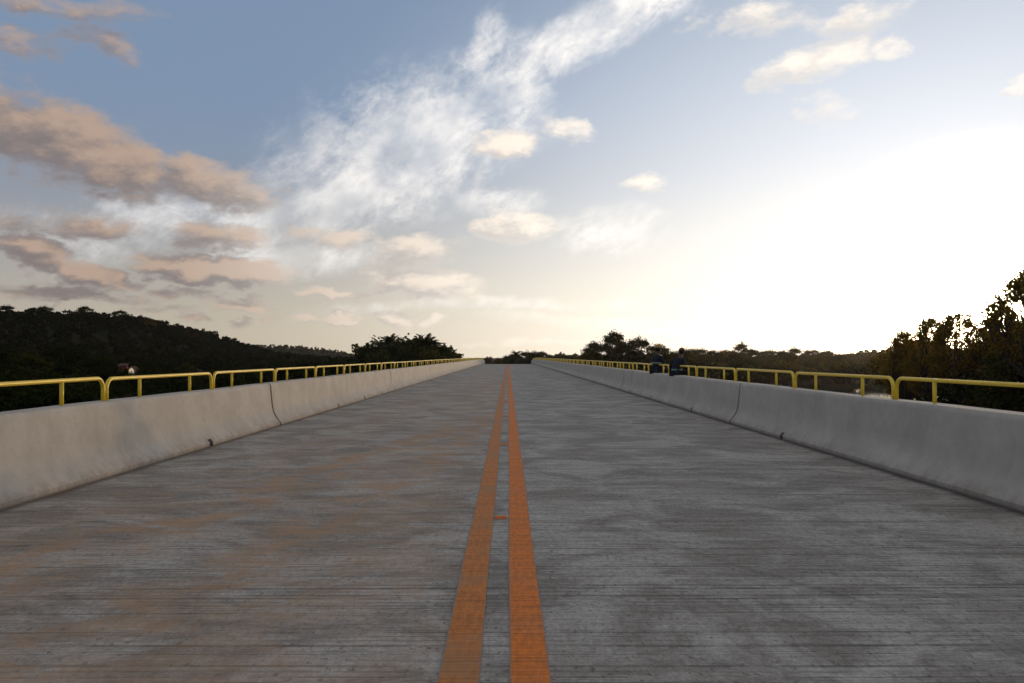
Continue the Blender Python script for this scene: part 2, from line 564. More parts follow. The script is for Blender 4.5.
gx = axis((-1600, -330, 330, 1600), 4.0, 0, 18)
gy = axis((-300, -20, 480, 2600), 4.0, 0, 36)
GX, GY = np.meshgrid(gx, gy)
GZ = ground_z(GX, GY)
nx, ny = len(gx), len(gy)
gv = np.stack([GX, GY, GZ], -1).reshape(-1, 3)
gf = [(j * nx + i, j * nx + i + 1, (j + 1) * nx + i + 1, (j + 1) * nx + i) for j in range(ny - 1) for i in range(nx - 1)]
g = obj('ground', mesh_from('ground', gv, gf, M_GROUND, True))
tag(g, kind='structure')

# river surface: a ribbon that follows the bed
rv, rf = [], []
for i, (x, y) in enumerate(RIVER):
    a = RIVER[max(i - 1, 0)]
    b = RIVER[min(i + 1, len(RIVER) - 1)]
    tx, ty = b[0] - a[0], b[1] - a[1]
    l = math.hypot(tx, ty)
    nxn, nyn = -ty / l, tx / l
    for s in (-1, 1):
        rv.append((x + s * nxn * 31, y + s * nyn * 31, -5.75))
    if i:
        k = 2 * i
        rf.append((k - 2, k - 1, k + 1, k))
w = obj('river_water', mesh_from('river_water', rv, rf, M_WATER))
tag(w, kind='structure')

# ------------------------------------------------------------------ bridge deck and markings
ys = np.concatenate([np.arange(-14, 110, 4.0), np.arange(110, 330, 2.0)])
W_BASE, W_EDGE = 4.28, 4.95


def loft(profiles):
    v, f = [], []
    n = len(profiles[0])
    for p in profiles:
        v += p
    for i in range(len(profiles) - 1):
        for k in range(n):
            k2 = (k + 1) % n
            f.append((i * n + k, (i + 1) * n + k, (i + 1) * n + k2, i * n + k2))
    f.append(tuple(range(n)))
    f.append(tuple((len(profiles) - 1) * n + k for k in range(n))[::-1])
    return v, f


prof = []
for y in ys:
    z = float(road_z(y))
    prof.append([(-W_EDGE, y, z), (W_EDGE, y, z), (W_EDGE, y, z - .28), (3.3, y, z - .38), (3.1, y, z - 1.5), (-3.1, y, z - 1.5),
                 (-3.3, y, z - .38), (-W_EDGE, y, z - .28)])
v, f = loft([[q for q in p][::-1] for p in prof])
road = obj('road', mesh_from('road', v, f, M_ROAD))
tag(road, kind='structure')

for (x0, x1) in ((-0.281, -0.115), (0.008, 0.173)):
    sv, sf = [], []
    yy = np.concatenate([np.arange(-14, 30, 0.12), np.arange(30, 110, 2.0), np.arange(110, 250, 2.0)])
    for i, y in enumerate(yy):
        j0, j1 = (rng.normal(0, .0012), rng.normal(0, .0012)) if y < 30 else (0, 0)
        drift = .004 * math.sin(y * .9)
        z = float(road_z(y)) + .004
        sv += [(x0 + j0 + drift, y, z), (x1 + j1 + drift, y, z)]
        if i:
            k = 2 * i
            sf.append((k - 2, k - 1, k + 1, k))
    s = obj('center_line', mesh_from('center_line', sv, sf, M_STRIPE), road)
    s['kind'] = 'structure'

ORD = ['nearest', 'second', 'third', 'fourth', 'fifth', 'sixth', 'seventh', 'eighth', 'ninth', 'tenth', 'eleventh', 'twelfth',
       'thirteenth', 'fourteenth', 'fifteenth', 'sixteenth', 'seventeenth', 'eighteenth', 'nineteenth']
TENS = {20: 'twentieth', 30: 'thirtieth', 40: 'fortieth', 50: 'fiftieth'}


def ordinal(i):                       # i from 0
    n = i + 1
    if n <= 19:
        return ORD[i]
    if n % 10 == 0:
        return TENS[n]
    return {2: 'twenty', 3: 'thirty', 4: 'forty', 5: 'fifty'}[n // 10] + '-' + (['first'] + ORD[1:])[n % 10 - 1]


# road studs between the lines
sb = MB()
hw, hd, hh = .052, .05, .021
sb.v = [(-hw, -hd, -.002), (hw, -hd, -.002), (hw, hd, -.002), (-hw, hd, -.002),
        (-hw * .86, -hd * .55, hh), (hw * .86, -hd * .55, hh), (hw * .86, hd * .55, hh), (-hw * .86, hd * .55, hh)]
sb.f = [(0, 3, 2, 1), (4, 5, 6, 7), (0, 1, 5, 4), (1, 2, 6, 5), (2, 3, 7, 6), (3, 0, 4, 7)]
stud_body = sb.mesh('stud_body', M_STUD)
lb = MB()
e = .0022
lb.v = [(-hw * .84, -hd * .97 - e, .003), (hw * .84, -hd * .97 - e, .003), (hw * .74, -hd * .60 - e, hh * .9), (-hw * .74, -hd * .60 - e, hh * .9),
        (-hw * .84, -hd * .90, .002), (hw * .84, -hd * .90, .002), (hw * .74, -hd * .5, hh * .85), (-hw * .74, -hd * .5, hh * .85)]
lb.f = [(0, 1, 2, 3), (4, 7, 6, 5), (0, 4, 5, 1), (1, 5, 6, 2), (2, 6, 7, 3), (3, 7, 4, 0)]
stud_lens = lb.mesh('reflector', M_REFL)
for i, y in enumerate((6.45, 11.75, 17.3, 22.6, 27.9, 33.2, 38.5, 43.8, 49.1)):
    r = empty('road_stud', (-.058, y, 0))
    tag(r, ('orange road stud between the two orange lines, %s to the camera' if i == 0 else
            'orange road stud between the two orange lines, %s along from the camera') % ordinal(i),
        'road stud', 'reflective studs along the centre line')
    obj('stud_body', stud_body, r)
    obj('reflector', stud_lens, r)

# ------------------------------------------------------------------ barriers
BP = [(0.0, -.02), (0.0, .055), (.040, .10), (.085, .16), (.125, .235), (.148, .32), (.160, .40), (.192, .72), (.200, .758),
      (.222, .780), (.470, .780), (.50, .755), (.52, -.02)]          # (distance outward from the foot, height)


def barrier_mesh(name, y0, y1, side, drains):
    secs = [y0, y1]
    for y in np.arange(y0 + .75, y1 - .3, .75):
        secs.append(float(y))
    for d in drains:
        secs = [s for s in secs if abs(s - d) > .2]
        secs += [d - .065, d - .064, d + .064, d + .065]
    secs = sorted(set(secs))
    profs = []
    for y in secs:
        ind = any(abs(y - d) < .0645 for d in drains)
        z = float(road_z(y))
        wv = .006 * math.sin(y * .9 + side) + .004 * math.sin(y * 2.3)
        row = []
        for (u, h) in BP:
            uu, hh_ = u + (wv if h > .1 and u < .3 else 0), h + (wv * .5 if h > .7 else 0)
            if ind and u == 0.0:
                uu = .10
                if h > 0:
                    hh_ = .046
            row.append((side * (W_BASE + uu), y, z + hh_))
        profs.append(row if side < 0 else row[::-1])
    vv, ff = loft(profs)
    me = mesh_from(name, vv, ff, M_BAR, True)
    me.set_sharp_from_angle(angle=R(38))
    return me


JL = [-.30 + 15.4 * i for i in range(11)]
JR = [.02 + 15.4 * i for i in range(11)]
DR = {-1: [3.5, 11.6, 20.3, 24.0, 27.3, 35, 40.5, 46, 52, 58, 64, 70, 78, 86, 94, 102],
      1: [4.2, 12.55, 18.7, 24.0, 28, 35, 40.5, 46, 52, 58, 64, 70, 78, 86, 94, 102]}
for side, J in ((-1, JL), (1, JR)):
    for i in range(len(J) - 1):
        y0, y1 = J[i] + .042, J[i + 1] - .042
        dr = [d for d in DR[side] if y0 + .4 < d < y1 - .4]
        nm = 'concrete_barrier'
        me = barrier_mesh(nm, y0, y1, side, dr)
        o = obj(nm, me)
        sd = 'left' if side < 0 else 'right'
        tone = 'pale warm grey' if side < 0 else 'shaded blue-grey'
        tag(o, '%s curved concrete barrier segment on the %s road edge, %s%s' % (tone, sd, ordinal(i), ' to the camera' if i == 0 else ' from the camera'),
            'concrete barrier', 'concrete barrier segments along the %s edge' % sd)
        if i + 1 < len(J) - 1:
            zj = float(road_z(J[i + 1]))
            pr = []
            for yy in (y1 - .004, y1 + .088):
                row = [(side * (W_BASE + (u + .035 if u < .3 else u - .035)), yy, zj + (h - .03 if h > .1 else h)) for (u, h) in BP]
                pr.append(row if side < 0 else row[::-1])
            jv, jf = loft(pr)
            obj('joint_shade', mesh_from('joint_shade', jv, jf, M_DARKGAP), o)
        for d in dr:
            db = MB()
            a, b = sorted((side * (W_BASE + .022), side * (W_BASE + .096)))
            db.box(a, b, d - .061, d + .061, .003, .043)
            obj('drain_hole_shade', db.mesh('drain_hole_shade', M_DARKGAP), o)  # near-black block set in the recess to stand for its shade

# ------------------------------------------------------------------ yellow railing panels
PITCH, XR, HR, RB, TR = 3.37, 4.66, .255, .13, .0225
z0 = .765
LEN = PITCH - .075
fr = [(0, .0, -.02), (0, .0, HR - RB)]
for k in range(1, 6):
    a = PI / 2 * k / 6
    fr.append((0, RB - RB * math.cos(a), HR - RB + RB * math.sin(a)))
fr.append((0, RB, HR))
for k in range(1, 6):
    fr.append((0, RB + (LEN - 2 * RB) * k / 6, HR))
fr.append((0, LEN - RB, HR))
for k in range(1, 6):
    a = PI / 2 * k / 6
    fr.append((0, LEN - RB + RB * math.sin(a), HR - RB + RB * math.cos(a)))
fr += [(0, LEN, HR - RB), (0, LEN, -.02)]
frame_me = MB().tube(fr, TR, 10).mesh('rail_frame', M_YEL, True)
post_me = MB().tube([(0, 0, -.02), (0, 0, HR - .015)], TR * .92, 10).mesh('post', M_YEL, True)
for side, ystart in ((-1, 9.28 - PITCH), (1, 9.62 - PITCH)):
    sd = 'left' if side < 0 else 'right'
    for i in range(43):
        y = ystart + PITCH * i
        if y + LEN > 153.5:
            break
        z = float(road_z(y))
        r = empty('railing_panel', (side * XR, y + .0375, z + z0 + .015))
        r.rotation_euler = (math.atan2(float(road_z(y + PITCH)) - z, PITCH) + rng.normal(0, .0012), rng.normal(0, .01), rng.normal(0, .0015))
        tag(r, 'yellow tube railing panel on the %s barrier, %s%s' % (sd, ordinal(i), ' to the camera' if i == 0 else ' from the camera'),
            'railing', 'yellow railing panels on the %s barrier' % sd)
        obj('rail_frame', frame_me, r)
        for py in (.84, 2.44):
            obj('post', post_me, r, (0, py, 0))


# ------------------------------------------------------------------ foliage
def rand_dirs(n):
    d = rng.normal(size=(n, 3))
    return d / np.linalg.norm(d, axis=1, keepdims=True)


def leaf_quads(P, N, size, aspect=.62):
    """leaf-shaped quads at P facing N"""
    n = len(P)
    r = rand_dirs(n)
    U = np.cross(N, r)
    U /= np.linalg.norm(U, axis=1, keepdims=True) + 1e-9
    V = np.cross(N, U)
    s = (size * rng.uniform(.6, 1.35, n))[:, None]
    a = aspect * s
    return np.stack([P - U * s, P + V * a - U * s * .1, P + U * s, P - V * a + U * s * .1], 1)


def crown_points(lobes, n, shell=.55, squash=.8):
    """points scattered through overlapping lobes (c, r), denser to the outside"""
    vol = np.array([r ** 2 for c, r in lobes])
    idx = rng.choice(len(lobes), n, p=vol / vol.sum())
    C = np.array([c for c, r in lobes])[idx]
    Rr = np.array([r for c, r in lobes])[idx]
    d = rand_dirs(n)
    d[:, 2] = np.where(d[:, 2] < -.35, -d[:, 2] * .6, d[:, 2])
    k = shell + (1 - shell) * rng.random(n) ** .6
    # clumped outline
    wob = .80 + .40 * np.sin(d[:, 0] * 5.1 + C[:, 0] * 3) * np.cos(d[:, 2] * 4.3 + C[:, 1] * 2) + .17 * rng.normal(size=n)
    P = C + d * (Rr * k * wob)[:, None] * np.array([1, 1, squash])
    N = d + rng.normal(0, .75, (n, 3))
    N /= np.linalg.norm(N, axis=1, keepdims=True)
    return P, N


def limb(mb, a, b, r0, r1, bend=.12, n=5, seg=6):
    a, b = Vector(a), Vector(b)
    L = (b - a).length
    off = Vector(rng.normal(0, bend * L, 3))
    off.z *= .4
    pts, rr = [], []
    for i in range(n + 1):
        t = i / n
        pts.append(a.lerp(b, t) + off * math.sin(PI * t))
        rr.append(r0 + (r1 - r0) * t)
    mb.tube(pts, rr, seg)
    return pts


def tree_meshes(tag_, h, w, n_lobes, n_leaf, leaf, mat, crown_base=.28, airy=False, lean=0.0):
    """trunk mesh and crown mesh of one tree with its foot at the origin"""
    lobes = []
    trunk = MB()
    fork = Vector((lean * h * .3, 0, h * (crown_base + .06)))
    limb(trunk, (0, 0, -.4), fork, h * .030 + .05, h * .018 + .03, .05, 5, 8)
    for i in range(n_lobes):
        t = (i + .5) / n_lobes
        zc = h * (crown_base + (1 - crown_base) * (.12 + .80 * t))
        prof_ = math.sin(PI * min(1, .18 + .80 * t)) ** .7
        a = i * 2.399 + rng.uniform(-.5, .5)
        rad = w * .5 * prof_ * rng.uniform(.35, .80)
        lr = w * (.095 if airy else .22) * rng.uniform(.75, 1.25)
        c = np.array([rad * math.cos(a) + lean * zc * .5, rad * math.sin(a), min(zc, h - lr * .8)])
        lobes.append((c, lr))
        e = Vector(c)
        limb(trunk, fork + Vector((0, 0, -.15 * h * rng.random())), e, h * .012 + .02, .018, .10, 5, 5)
        if airy:
            for _ in range(3):
                limb(trunk, e.lerp(fork, .25), e + Vector(rng.normal(0, lr * .8, 3)), .03, .01, .1, 3, 4)
    if not airy:
        lobes.append((np.array([lean * h * .3, 0, h * (crown_base + .36 * (1 - crown_base))]), w * .34))
    P, N = crown_points(lobes, n_leaf, .25 if airy else .5)
    if airy:
        P = P + rng.normal(0, w * .022, P.shape)
    Q = leaf_quads(P, N, leaf)
    # a few stray sprigs break the outline
    k = n_leaf // 12
    P2, N2 = crown_points([(c, r * 1.28) for c, r in lobes], k, .8)
    Q = np.concatenate([Q, leaf_quads(P2, N2, leaf * .8)])
    return trunk.mesh('trunk_' + tag_, M_BARK, True), quads_mesh('crown_' + tag_, Q, mat)


def bush_mesh(tag_, h, w, n_leaf, leaf, mat):
    lobes = []
    for i in range(7):
        a = i * 2.399
        rr = w * .36 * math.sqrt(i / 7)
        lr = w * .24 * rng.uniform(.8, 1.2)
        lobes.append((np.array([rr * math.cos(a), rr * math.sin(a), max(lr * .55, h * rng.uniform(.35, .78))]), lr))
    P, N = crown_points(lobes, n_leaf, .4, h / w * 1.15)
    P[:, 2] = np.maximum(P[:, 2], .02)
    st = MB()
    for i in range(7):
        limb(st, (rng.normal(0, .1), rng.normal(0, .1), -.2), lobes[i][0], .05, .015, .1, 4, 5)
    return st.mesh('stem_' + tag_, M_BARK, True), quads_mesh('foliage_' + tag_, leaf_quads(P, N, leaf), mat)


def palm_meshes(tag_, h, nf=15, fl=3.4, lean=.08):
    tr = MB()
    pts, rr = [], []
    for i in range(9):
        t = i / 8
        pts.append((lean * h * t * t, 0, -.3 + (h + .3) * t))
        rr.append(.17 - .05 * t + .02 * (i % 2))
    tr.tube(pts, rr, 8)
    tip = Vector(pts[-1])
    quads = []
    for i in range(nf):
        a = i * 2.399 + rng.uniform(-.3, .3)
        up = rng.uniform(-.15, 1.5)
        L = fl * rng.uniform(.8, 1.12)
        d = Vector((math.cos(a), math.sin(a), 0))
        prev = tip.copy()
        n = 11
        ang = up
        for k in range(n):
            t = k / (n - 1)
            ang -= (.06 + .10 * t)
            step = (d * math.cos(ang) + Vector((0, 0, 1)) * math.sin(ang)) * (L / n)
            nxt = prev + step
            side = d.cross(Vector((0, 0, 1))).normalized()
            fw = step.normalized()
            for q in (0, .2, .4, .6, .8):
                c = prev.lerp(nxt, q)
                for s in (-1, 1):
                    l = L * .24 * (math.sin(PI * min(1, .12 + t * .86)) ** .6) * rng.uniform(.8, 1.1)
                    out = (side * s * .85 + fw * .62 + Vector((0, 0, -.30 - .25 * rng.random()))).normalized() * l
                    b = fw * (L * .017)
                    quads.append([c - b, c + b, c + out * .6 + b * .9, c + out])
            u = Vector((0, 0, .02))
            quads.append([prev - side * .02, prev + side * .02, nxt + side * .014 + u * 0, nxt - side * .014])
            prev = nxt
    Q = np.array([[tuple(p) for p in q] for q in quads])
    return tr.mesh('palm_trunk_' + tag_, M_BARK, True), quads_mesh('palm_crown_' + tag_, Q, M_PALM)


def place_tree(name, meshes, x, y, label, cat='tree', group=None, s=1.0, sz=None, rz=None, parts=('trunk', 'crown'), z=None):
    zz = float(ground_z(x, y)) if z is None else z
    r = empty(name, (x, y, zz), rng.uniform(0, 2 * PI) if rz is None else rz)
    r.scale = (s, s, sz or s)
    tag(r, label, cat, group)
    for nm, me in zip(parts, meshes):
        obj(nm, me, r)
    return r


def by_px(px, Y):
    return (px - CX) / F * Y, Y


def need_h(py, x, Y):
    """height of a tree on the ground at x, Y whose top reaches photo row py"""
    return EYE + (CY - py) / F * Y - float(ground_z(x, Y))


# prototypes, all 10 m tall
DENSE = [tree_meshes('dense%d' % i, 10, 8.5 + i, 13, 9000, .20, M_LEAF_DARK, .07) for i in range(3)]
MID = [tree_meshes('mid%d' % i, 10, 7.5 + i, 13, 9000, .19, M_LEAF_MID, .14) for i in range(3)]
DRY = [tree_meshes('dry%d' % i, 10, 8.0 + i, 12, 8000, .19, M_LEAF_DRY, .16) for i in range(2)]
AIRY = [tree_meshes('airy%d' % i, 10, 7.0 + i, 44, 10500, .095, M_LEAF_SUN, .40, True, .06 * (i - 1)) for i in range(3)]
HIGH = [tree_meshes('high%d' % i, 10, 7.5 + i, 12, 8000, .17, (M_LEAF_DRY, M_LEAF_SUN)[i], .40) for i in range(2)]
BUSH = [bush_mesh('bush%d' % i, 3.0, 4.2, 4200, .13, (M_LEAF_DARK, M_LEAF_MID, M_LEAF_DRY)[i]) for i in range(3)]
PALM = [palm_meshes('palm%d' % i, 7.0, 30, 3.3, .04 + .04 * i) for i in range(3)]


def tree_to(meshes, px, py, Y, name, label, group=None, wide=1.0, base_h=10.0, cat='tree', parts=('trunk', 'crown')):
    x, y = by_px(px, Y)
    h = need_h(py, x, Y)
    sz = h / base_h
    return place_tree(name, meshes, x, y, label, cat, group, sz * wide, sz, None, parts)


# --- dark trees on the left bank behind the railing
G_L = 'shaded trees massed behind the left railing'
L_L = 'dark round-crowned tree in the shaded mass behind the left railing'
for (px, py, Y, wd) in ((-60, 336, 95, 1.2), (-15, 345, 80, 1.2), (25, 352, 88, 1.1), (62, 343, 120, 1.2), (98, 355, 105, 1.0), (28, 366, 60, 1.25),
                        (82, 372, 66, 1.1), (-10, 372, 48, 1.2), (150, 361, 135, 1.0), (104, 384, 80, .8), (172, 371, 100, 1.1), (186, 362, 165, 1.1),
                        (215, 369, 120, 1.2), (158, 376, 92, 1.1), (228, 364, 190, 1.1), (255, 362, 150, 1.3), (262, 360, 225, 1.3), (285, 359, 200, 1.4),
                        (305, 360, 165, 1.4), (318, 358, 240, 1.4), (340, 358, 215, 1.4), (355, 360, 185, 1.4), (372, 357, 245, 1.3), (60, 382, 46, 1.2),
                        (330, 361, 140, 1.4), (285, 364, 125, 1.4), (245, 367, 100, 1.3), (200, 374, 84, 1.2), (150, 386, 66, 1.0), (270, 359, 260, 1.6),
                        (240, 361, 250, 1.5), (300, 358, 265, 1.6), (350, 357, 270, 1.6), (390, 355, 270, 1.5), (415, 355, 265, 1.5), (325, 358, 285, 1.6)):
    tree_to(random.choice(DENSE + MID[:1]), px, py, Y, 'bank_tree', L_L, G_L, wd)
G_B = 'bushes under the shaded left bank trees'
for k in range(22):
    px = rng.uniform(-60, 400)
    Y = rng.uniform(34, 60) if px < 160 else rng.uniform(60, 130)
    x, y = by_px(px, Y)
    s = rng.uniform(.9, 1.5)
    place_tree('bush', BUSH[0], x, y, 'low dark bush filling the shade under the left bank trees', 'bush', G_B, s, s * 1.1, None, ('stem', 'foliage'))

# --- palm clump left of the road end
PL = 'palm in the left clump, '
for k, (px, py, Y, lab, i) in enumerate(((389, 338, 172, 'its fronds the tallest on the left side', 0), (408, 341, 180, 'its crown in the middle of the clump', 1),
                                         (423, 338, 170, 'its fronds tallest on the right side', 2), (376, 346, 176, 'lowest and leftmost of the palms', 1),
                                         (437, 346, 174, 'low crown right of the middle', 0), (440, 348, 168, 'long fronds reaching out toward the road', 2),
                                         (398, 345, 163, 'short one in front of the clump', 2), (415, 347, 160, 'short one standing in front, right of centre', 1),
                                         (382, 341, 176, 'medium one left of its tallest crown', 2), (415, 339, 178, 'medium one between its two tallest crowns', 0), (430, 342, 176, 'medium one right of its tallest crown', 1), (369, 350, 172, 'shortest one at its left end', 0))):
    x, y = by_px(px, Y)
    h = need_h(py, x, Y) - 1.7
    place_tree('palm_tree', PALM[i], x, y, PL + lab, 'palm tree', 'palms in the clump by the far left railing', 1.2, h / 7.0)
for k, (px, py, Y) in enumerate(((373, 350, 170), (385, 343, 178), (398, 341, 182), (411, 341, 184), (424, 341, 180), (437, 345, 172), (379, 355, 160), (394, 352, 158), (410, 352, 156), (426, 352, 158), (440, 354, 162))):
    tree_to(BUSH[k % 2], px, py, Y, 'bush', 'dense dark undergrowth bush filled in between the clustered palm trunks', 'undergrowth among the left palms', 1.15, 3.0, 'bush', ('stem', 'foliage'))

for (px, py, Y, lab) in ((400, 343, 186, 'dense rounded dark tree filling the left half of the clump of palms'),
                         (422, 342, 188, 'dense rounded dark tree filling the right half of the clump of palms')):
    tree_to(DENSE[2], px, py, Y, 'broadleaf_tree', lab, 'broadleaf trees among the left palms', 1.1)

# --- trees past the road end
GC = 'trees beyond the crest at the road end'
for (px, py, Y, ms, nm, lab) in ((511, 354, 315, DENSE[2], 'distant_tree', 'small dark tree beyond the crest, just left of the small palm'),
                                 (534, 351, 305, DENSE[1], 'distant_tree', 'dark rounded tree in the middle of the clump right of the road centre'),
                                 (516, 353, 300, PALM[0], 'palm_tree', 'small spiky palm beyond the crest, just right of the road centre'),
                                 (525, 351, 310, DENSE[0], 'distant_tree', 'small dark tree beyond the crest, between palm and low bushy tree'),
                                 (541, 351, 320, MID[1], 'distant_tree', 'low bushy green tree beyond the crest near the right barrier end'),
                                 (563, 354, 330, DENSE[1], 'distant_tree', 'lowest flat tree beyond the crest behind the far right railing'),
                                 (497, 360, 300, DRY[0], 'distant_tree', 'low brownish scrubby tree at the left end of the road crest'),
                                 (507, 357, 330, DRY[1], 'distant_tree', 'low olive scrub tree right above the orange lines at the crest')):
    if nm == 'palm_tree':
        x, y = by_px(px, Y)
        h = need_h(py, x, Y) - 1.0
        place_tree(nm, ms, x, y, lab, 'palm tree', GC, h / 7.0 * 1.1, h / 7.0)
    else:
        tree_to(ms, px, py, Y, nm, lab, GC, 1.15)

# --- tall tree group in the right middle distance
for (px, py, Y, ms, lab, wd) in ((614, 330, 185, MID[0], 'tallest tree right of the road, standing above the far right railing', .80),
                                 (594, 341, 190, MID[1], 'rounded tree left of the tallest tree over the right railing', .95),
                                 (585, 351, 196, DRY[0], 'small loose tree at the left end of the right-hand tree group', .8),
                                 (639, 337, 195, MID[2], 'broad tree just right of the tallest tree, behind the two people', 1.0),
                                 (622, 343, 175, DENSE[0], 'dark rounded tree in front of the tallest tree', 1.0),
                                 (660, 344, 188, MID[0], 'rounded green tree right behind the person in the yellow hat', 1.1),
                                 (682, 350, 182, DRY[1], 'low brownish tree behind the person in the maroon cap', 1.1)):
    tree_to(ms, px, py, Y, 'broadleaf_tree', lab, 'tree group right of the far road', wd)
GR = 'far treeline beyond the river on the right'
LR = 'bushy olive tree in the long low treeline beyond the river'
for (px, py, Y) in ((700, 347, 215), (714, 348, 230), (727, 348, 240), (754, 349, 225), (768, 349, 250), (782, 349, 240), (797, 348, 255),
                    (812, 350, 250), (826, 351, 262), (840, 353, 255), (853, 355, 268), (866, 354, 262), (882, 353, 270), (900, 352, 262), (690, 350, 220),
                    (706, 354, 195), (735, 354, 205), (760, 356, 210), (790, 357, 215), (818, 358, 222), (846, 360, 226), (872, 360, 230), (672, 352, 205),
                    (925, 351, 268), (950, 350, 272), (980, 348, 275), (1010, 347, 275), (1040, 345, 270), (905, 360, 232), (945, 360, 235), (990, 358, 236), (1035, 356, 236)):
    tree_to(random.choice(MID + DRY), px, py + rng.uniform(-2.2, 2.0), Y, 'treeline_tree', LR, GR, rng.uniform(1.0, 1.45))
tree_to(DRY[0], 740, 342, 222, 'treeline_tree', 'tree whose pointed top stands above the far right treeline', GR, .8)
# shrubs along the far river bank
kk = 0
while kk < 190:
    px = rng.uniform(575, 1060)
    Y = rng.uniform(152, 214)
    x, y = by_px(px, Y)
    near_bank = river_d(x, y)
    if near_bank < 25.0 or abs(x) < 9 or y < 120 + .6 * x or (kk > 90 and near_bank > 32):
        continue
    kk += 1
    s = rng.uniform(1.0, 1.7)
    place_tree('bush', BUSH[rng.integers(0, 3)], x, y, 'low scrub bush on the far river bank under the treeline', 'bush',
               'scrub along the far river bank', s, s, None, ('stem', 'foliage'))

# --- near trees on the right bank
GN = 'near trees on the right bank in front of the sunset'
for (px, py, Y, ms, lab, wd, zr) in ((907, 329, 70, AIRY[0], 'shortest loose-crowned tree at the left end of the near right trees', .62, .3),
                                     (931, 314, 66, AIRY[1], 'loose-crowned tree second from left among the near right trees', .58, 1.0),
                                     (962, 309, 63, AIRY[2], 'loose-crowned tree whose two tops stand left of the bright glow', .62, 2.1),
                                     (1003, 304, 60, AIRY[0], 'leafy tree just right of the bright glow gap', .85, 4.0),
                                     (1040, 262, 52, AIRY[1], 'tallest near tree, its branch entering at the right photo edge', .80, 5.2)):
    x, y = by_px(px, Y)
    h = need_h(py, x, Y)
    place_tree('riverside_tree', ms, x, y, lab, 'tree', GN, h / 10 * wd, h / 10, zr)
GU = 'undergrowth trees below the near right crowns'
LU = 'low dark tree filling the undergrowth below the near right crowns'
for (px, py, Y, ms) in ((904, 349, 96, HIGH[0]), (912, 341, 92, HIGH[1]), (917, 338, 100, HIGH[0]), (934, 338, 106, HIGH[1]), (956, 349, 78, DENSE[2]),
                        (974, 352, 80, DRY[1]), (992, 343, 72, DENSE[1]), (1012, 330, 66, DENSE[0]), (1030, 322, 60, DENSE[2]), (1052, 310, 56, MID[1]),
                        (1000, 356, 62, DENSE[0]), (1030, 350, 54, MID[2])):
    tree_to(ms, px, py, Y, 'undergrowth_tree', LU, GU, 1.0)
for (px, Y) in ((893, 100), (956, 64), (966, 60), (985, 56), (1004, 50), (1022, 46), (1040, 42), (962, 90), (975, 74), (1015, 60)):
    x, y = by_px(px, Y)
    s = rng.uniform(.75, 1.1)
    place_tree('bush', BUSH[rng.integers(0, 3)], x, y, 'ragged bush at the foot of the near right trees', 'bush', 'bushes at the foot of the near right trees', s, s, None, ('stem', 'foliage'))


# ------------------------------------------------------------------ far woods that read as one mass
def wood(name, n, sampler, hrange, leaf, per, mat, squash=.9):
    allq = []
    for _ in range(n):
        x, y = sampler()
        zg = float(ground_z(x, y))
        h = rng.uniform(*hrange)
        wdt = h * rng.uniform(.75, 1.15)
        lobes = []
        for i in range(7):
            a = rng.uniform(0, 2 * PI)
            rr = wdt * .34 * math.sqrt(rng.random())
            lobes.append((np.array([x + rr * math.cos(a), y + rr * math.sin(a), zg + h * rng.uniform(.10, .84)]), wdt * rng.uniform(.16, .27)))
        P, N = crown_points(lobes, per, .5, squash)
        allq.append(leaf_quads(P, N, leaf))
    o = obj(name, quads_mesh(name, np.concatenate(allq), mat))
    return tag(o, kind='stuff')


def hill_sampler():
    while True:
        x = rng.uniform(-420, -40)
        y = rng.uniform(185, 450)
        u = CX + x / y * F
        if -130 < u < 420 and float(ground_z(x, y)) > -4.6 and not (abs(u - 212) < 13 and 255 < y < 300 and rng.random() < .9):
            return x, y


def ridge_sampler():
    while True:
        x = rng.uniform(-480, -95)
        y = rng.uniform(600, 790)
        if float(ground_z(x, y)) > -4.4:
            return x, y


def rise_sampler():
    while True:
        x = rng.uniform(150, 420)
        y = rng.uniform(330, 440)
        u = CX + x / y * F
        if 860 < u < 1200 and float(ground_z(x, y)) > -4.9:
            return x, y


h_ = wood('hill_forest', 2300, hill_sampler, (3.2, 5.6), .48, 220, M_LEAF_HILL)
tag(h_, 'dark dense forest covering the hill behind the left railing', 'forest')
h_ = wood('ridge_forest', 1100, ridge_sampler, (2.0, 3.8), .6, 90, M_LEAF_FAR)
tag(h_, 'brownish scrub forest on the far low ridge left of the palms', 'forest')
h_ = wood('slope_forest', 200, rise_sampler, (4.0, 7.0), .75, 160, M_LEAF_DRY)
tag(h_, 'brown scrub on the rise behind the near right trees', 'forest')

def far_sampler():
    while True:
        y = rng.uniform(300, 430)
        u = rng.uniform(545, 905)
        return (u - CX) / F * y, y


def centre_sampler():
    while True:
        y = rng.uniform(330, 430)
        u = rng.uniform(425, 565)
        return (u - CX) / F * y, y


h_ = wood('far_forest', 330, far_sampler, (6.0, 8.0), .6, 200, M_LEAF_MID)
tag(h_, 'low olive forest behind the treeline on the right', 'forest')
h_ = wood('far_scrub', 120, centre_sampler, (4.2, 6.2), .6, 160, M_LEAF_FAR)
tag(h_, 'low brownish scrub at the horizon beyond the road crest', 'scrub')

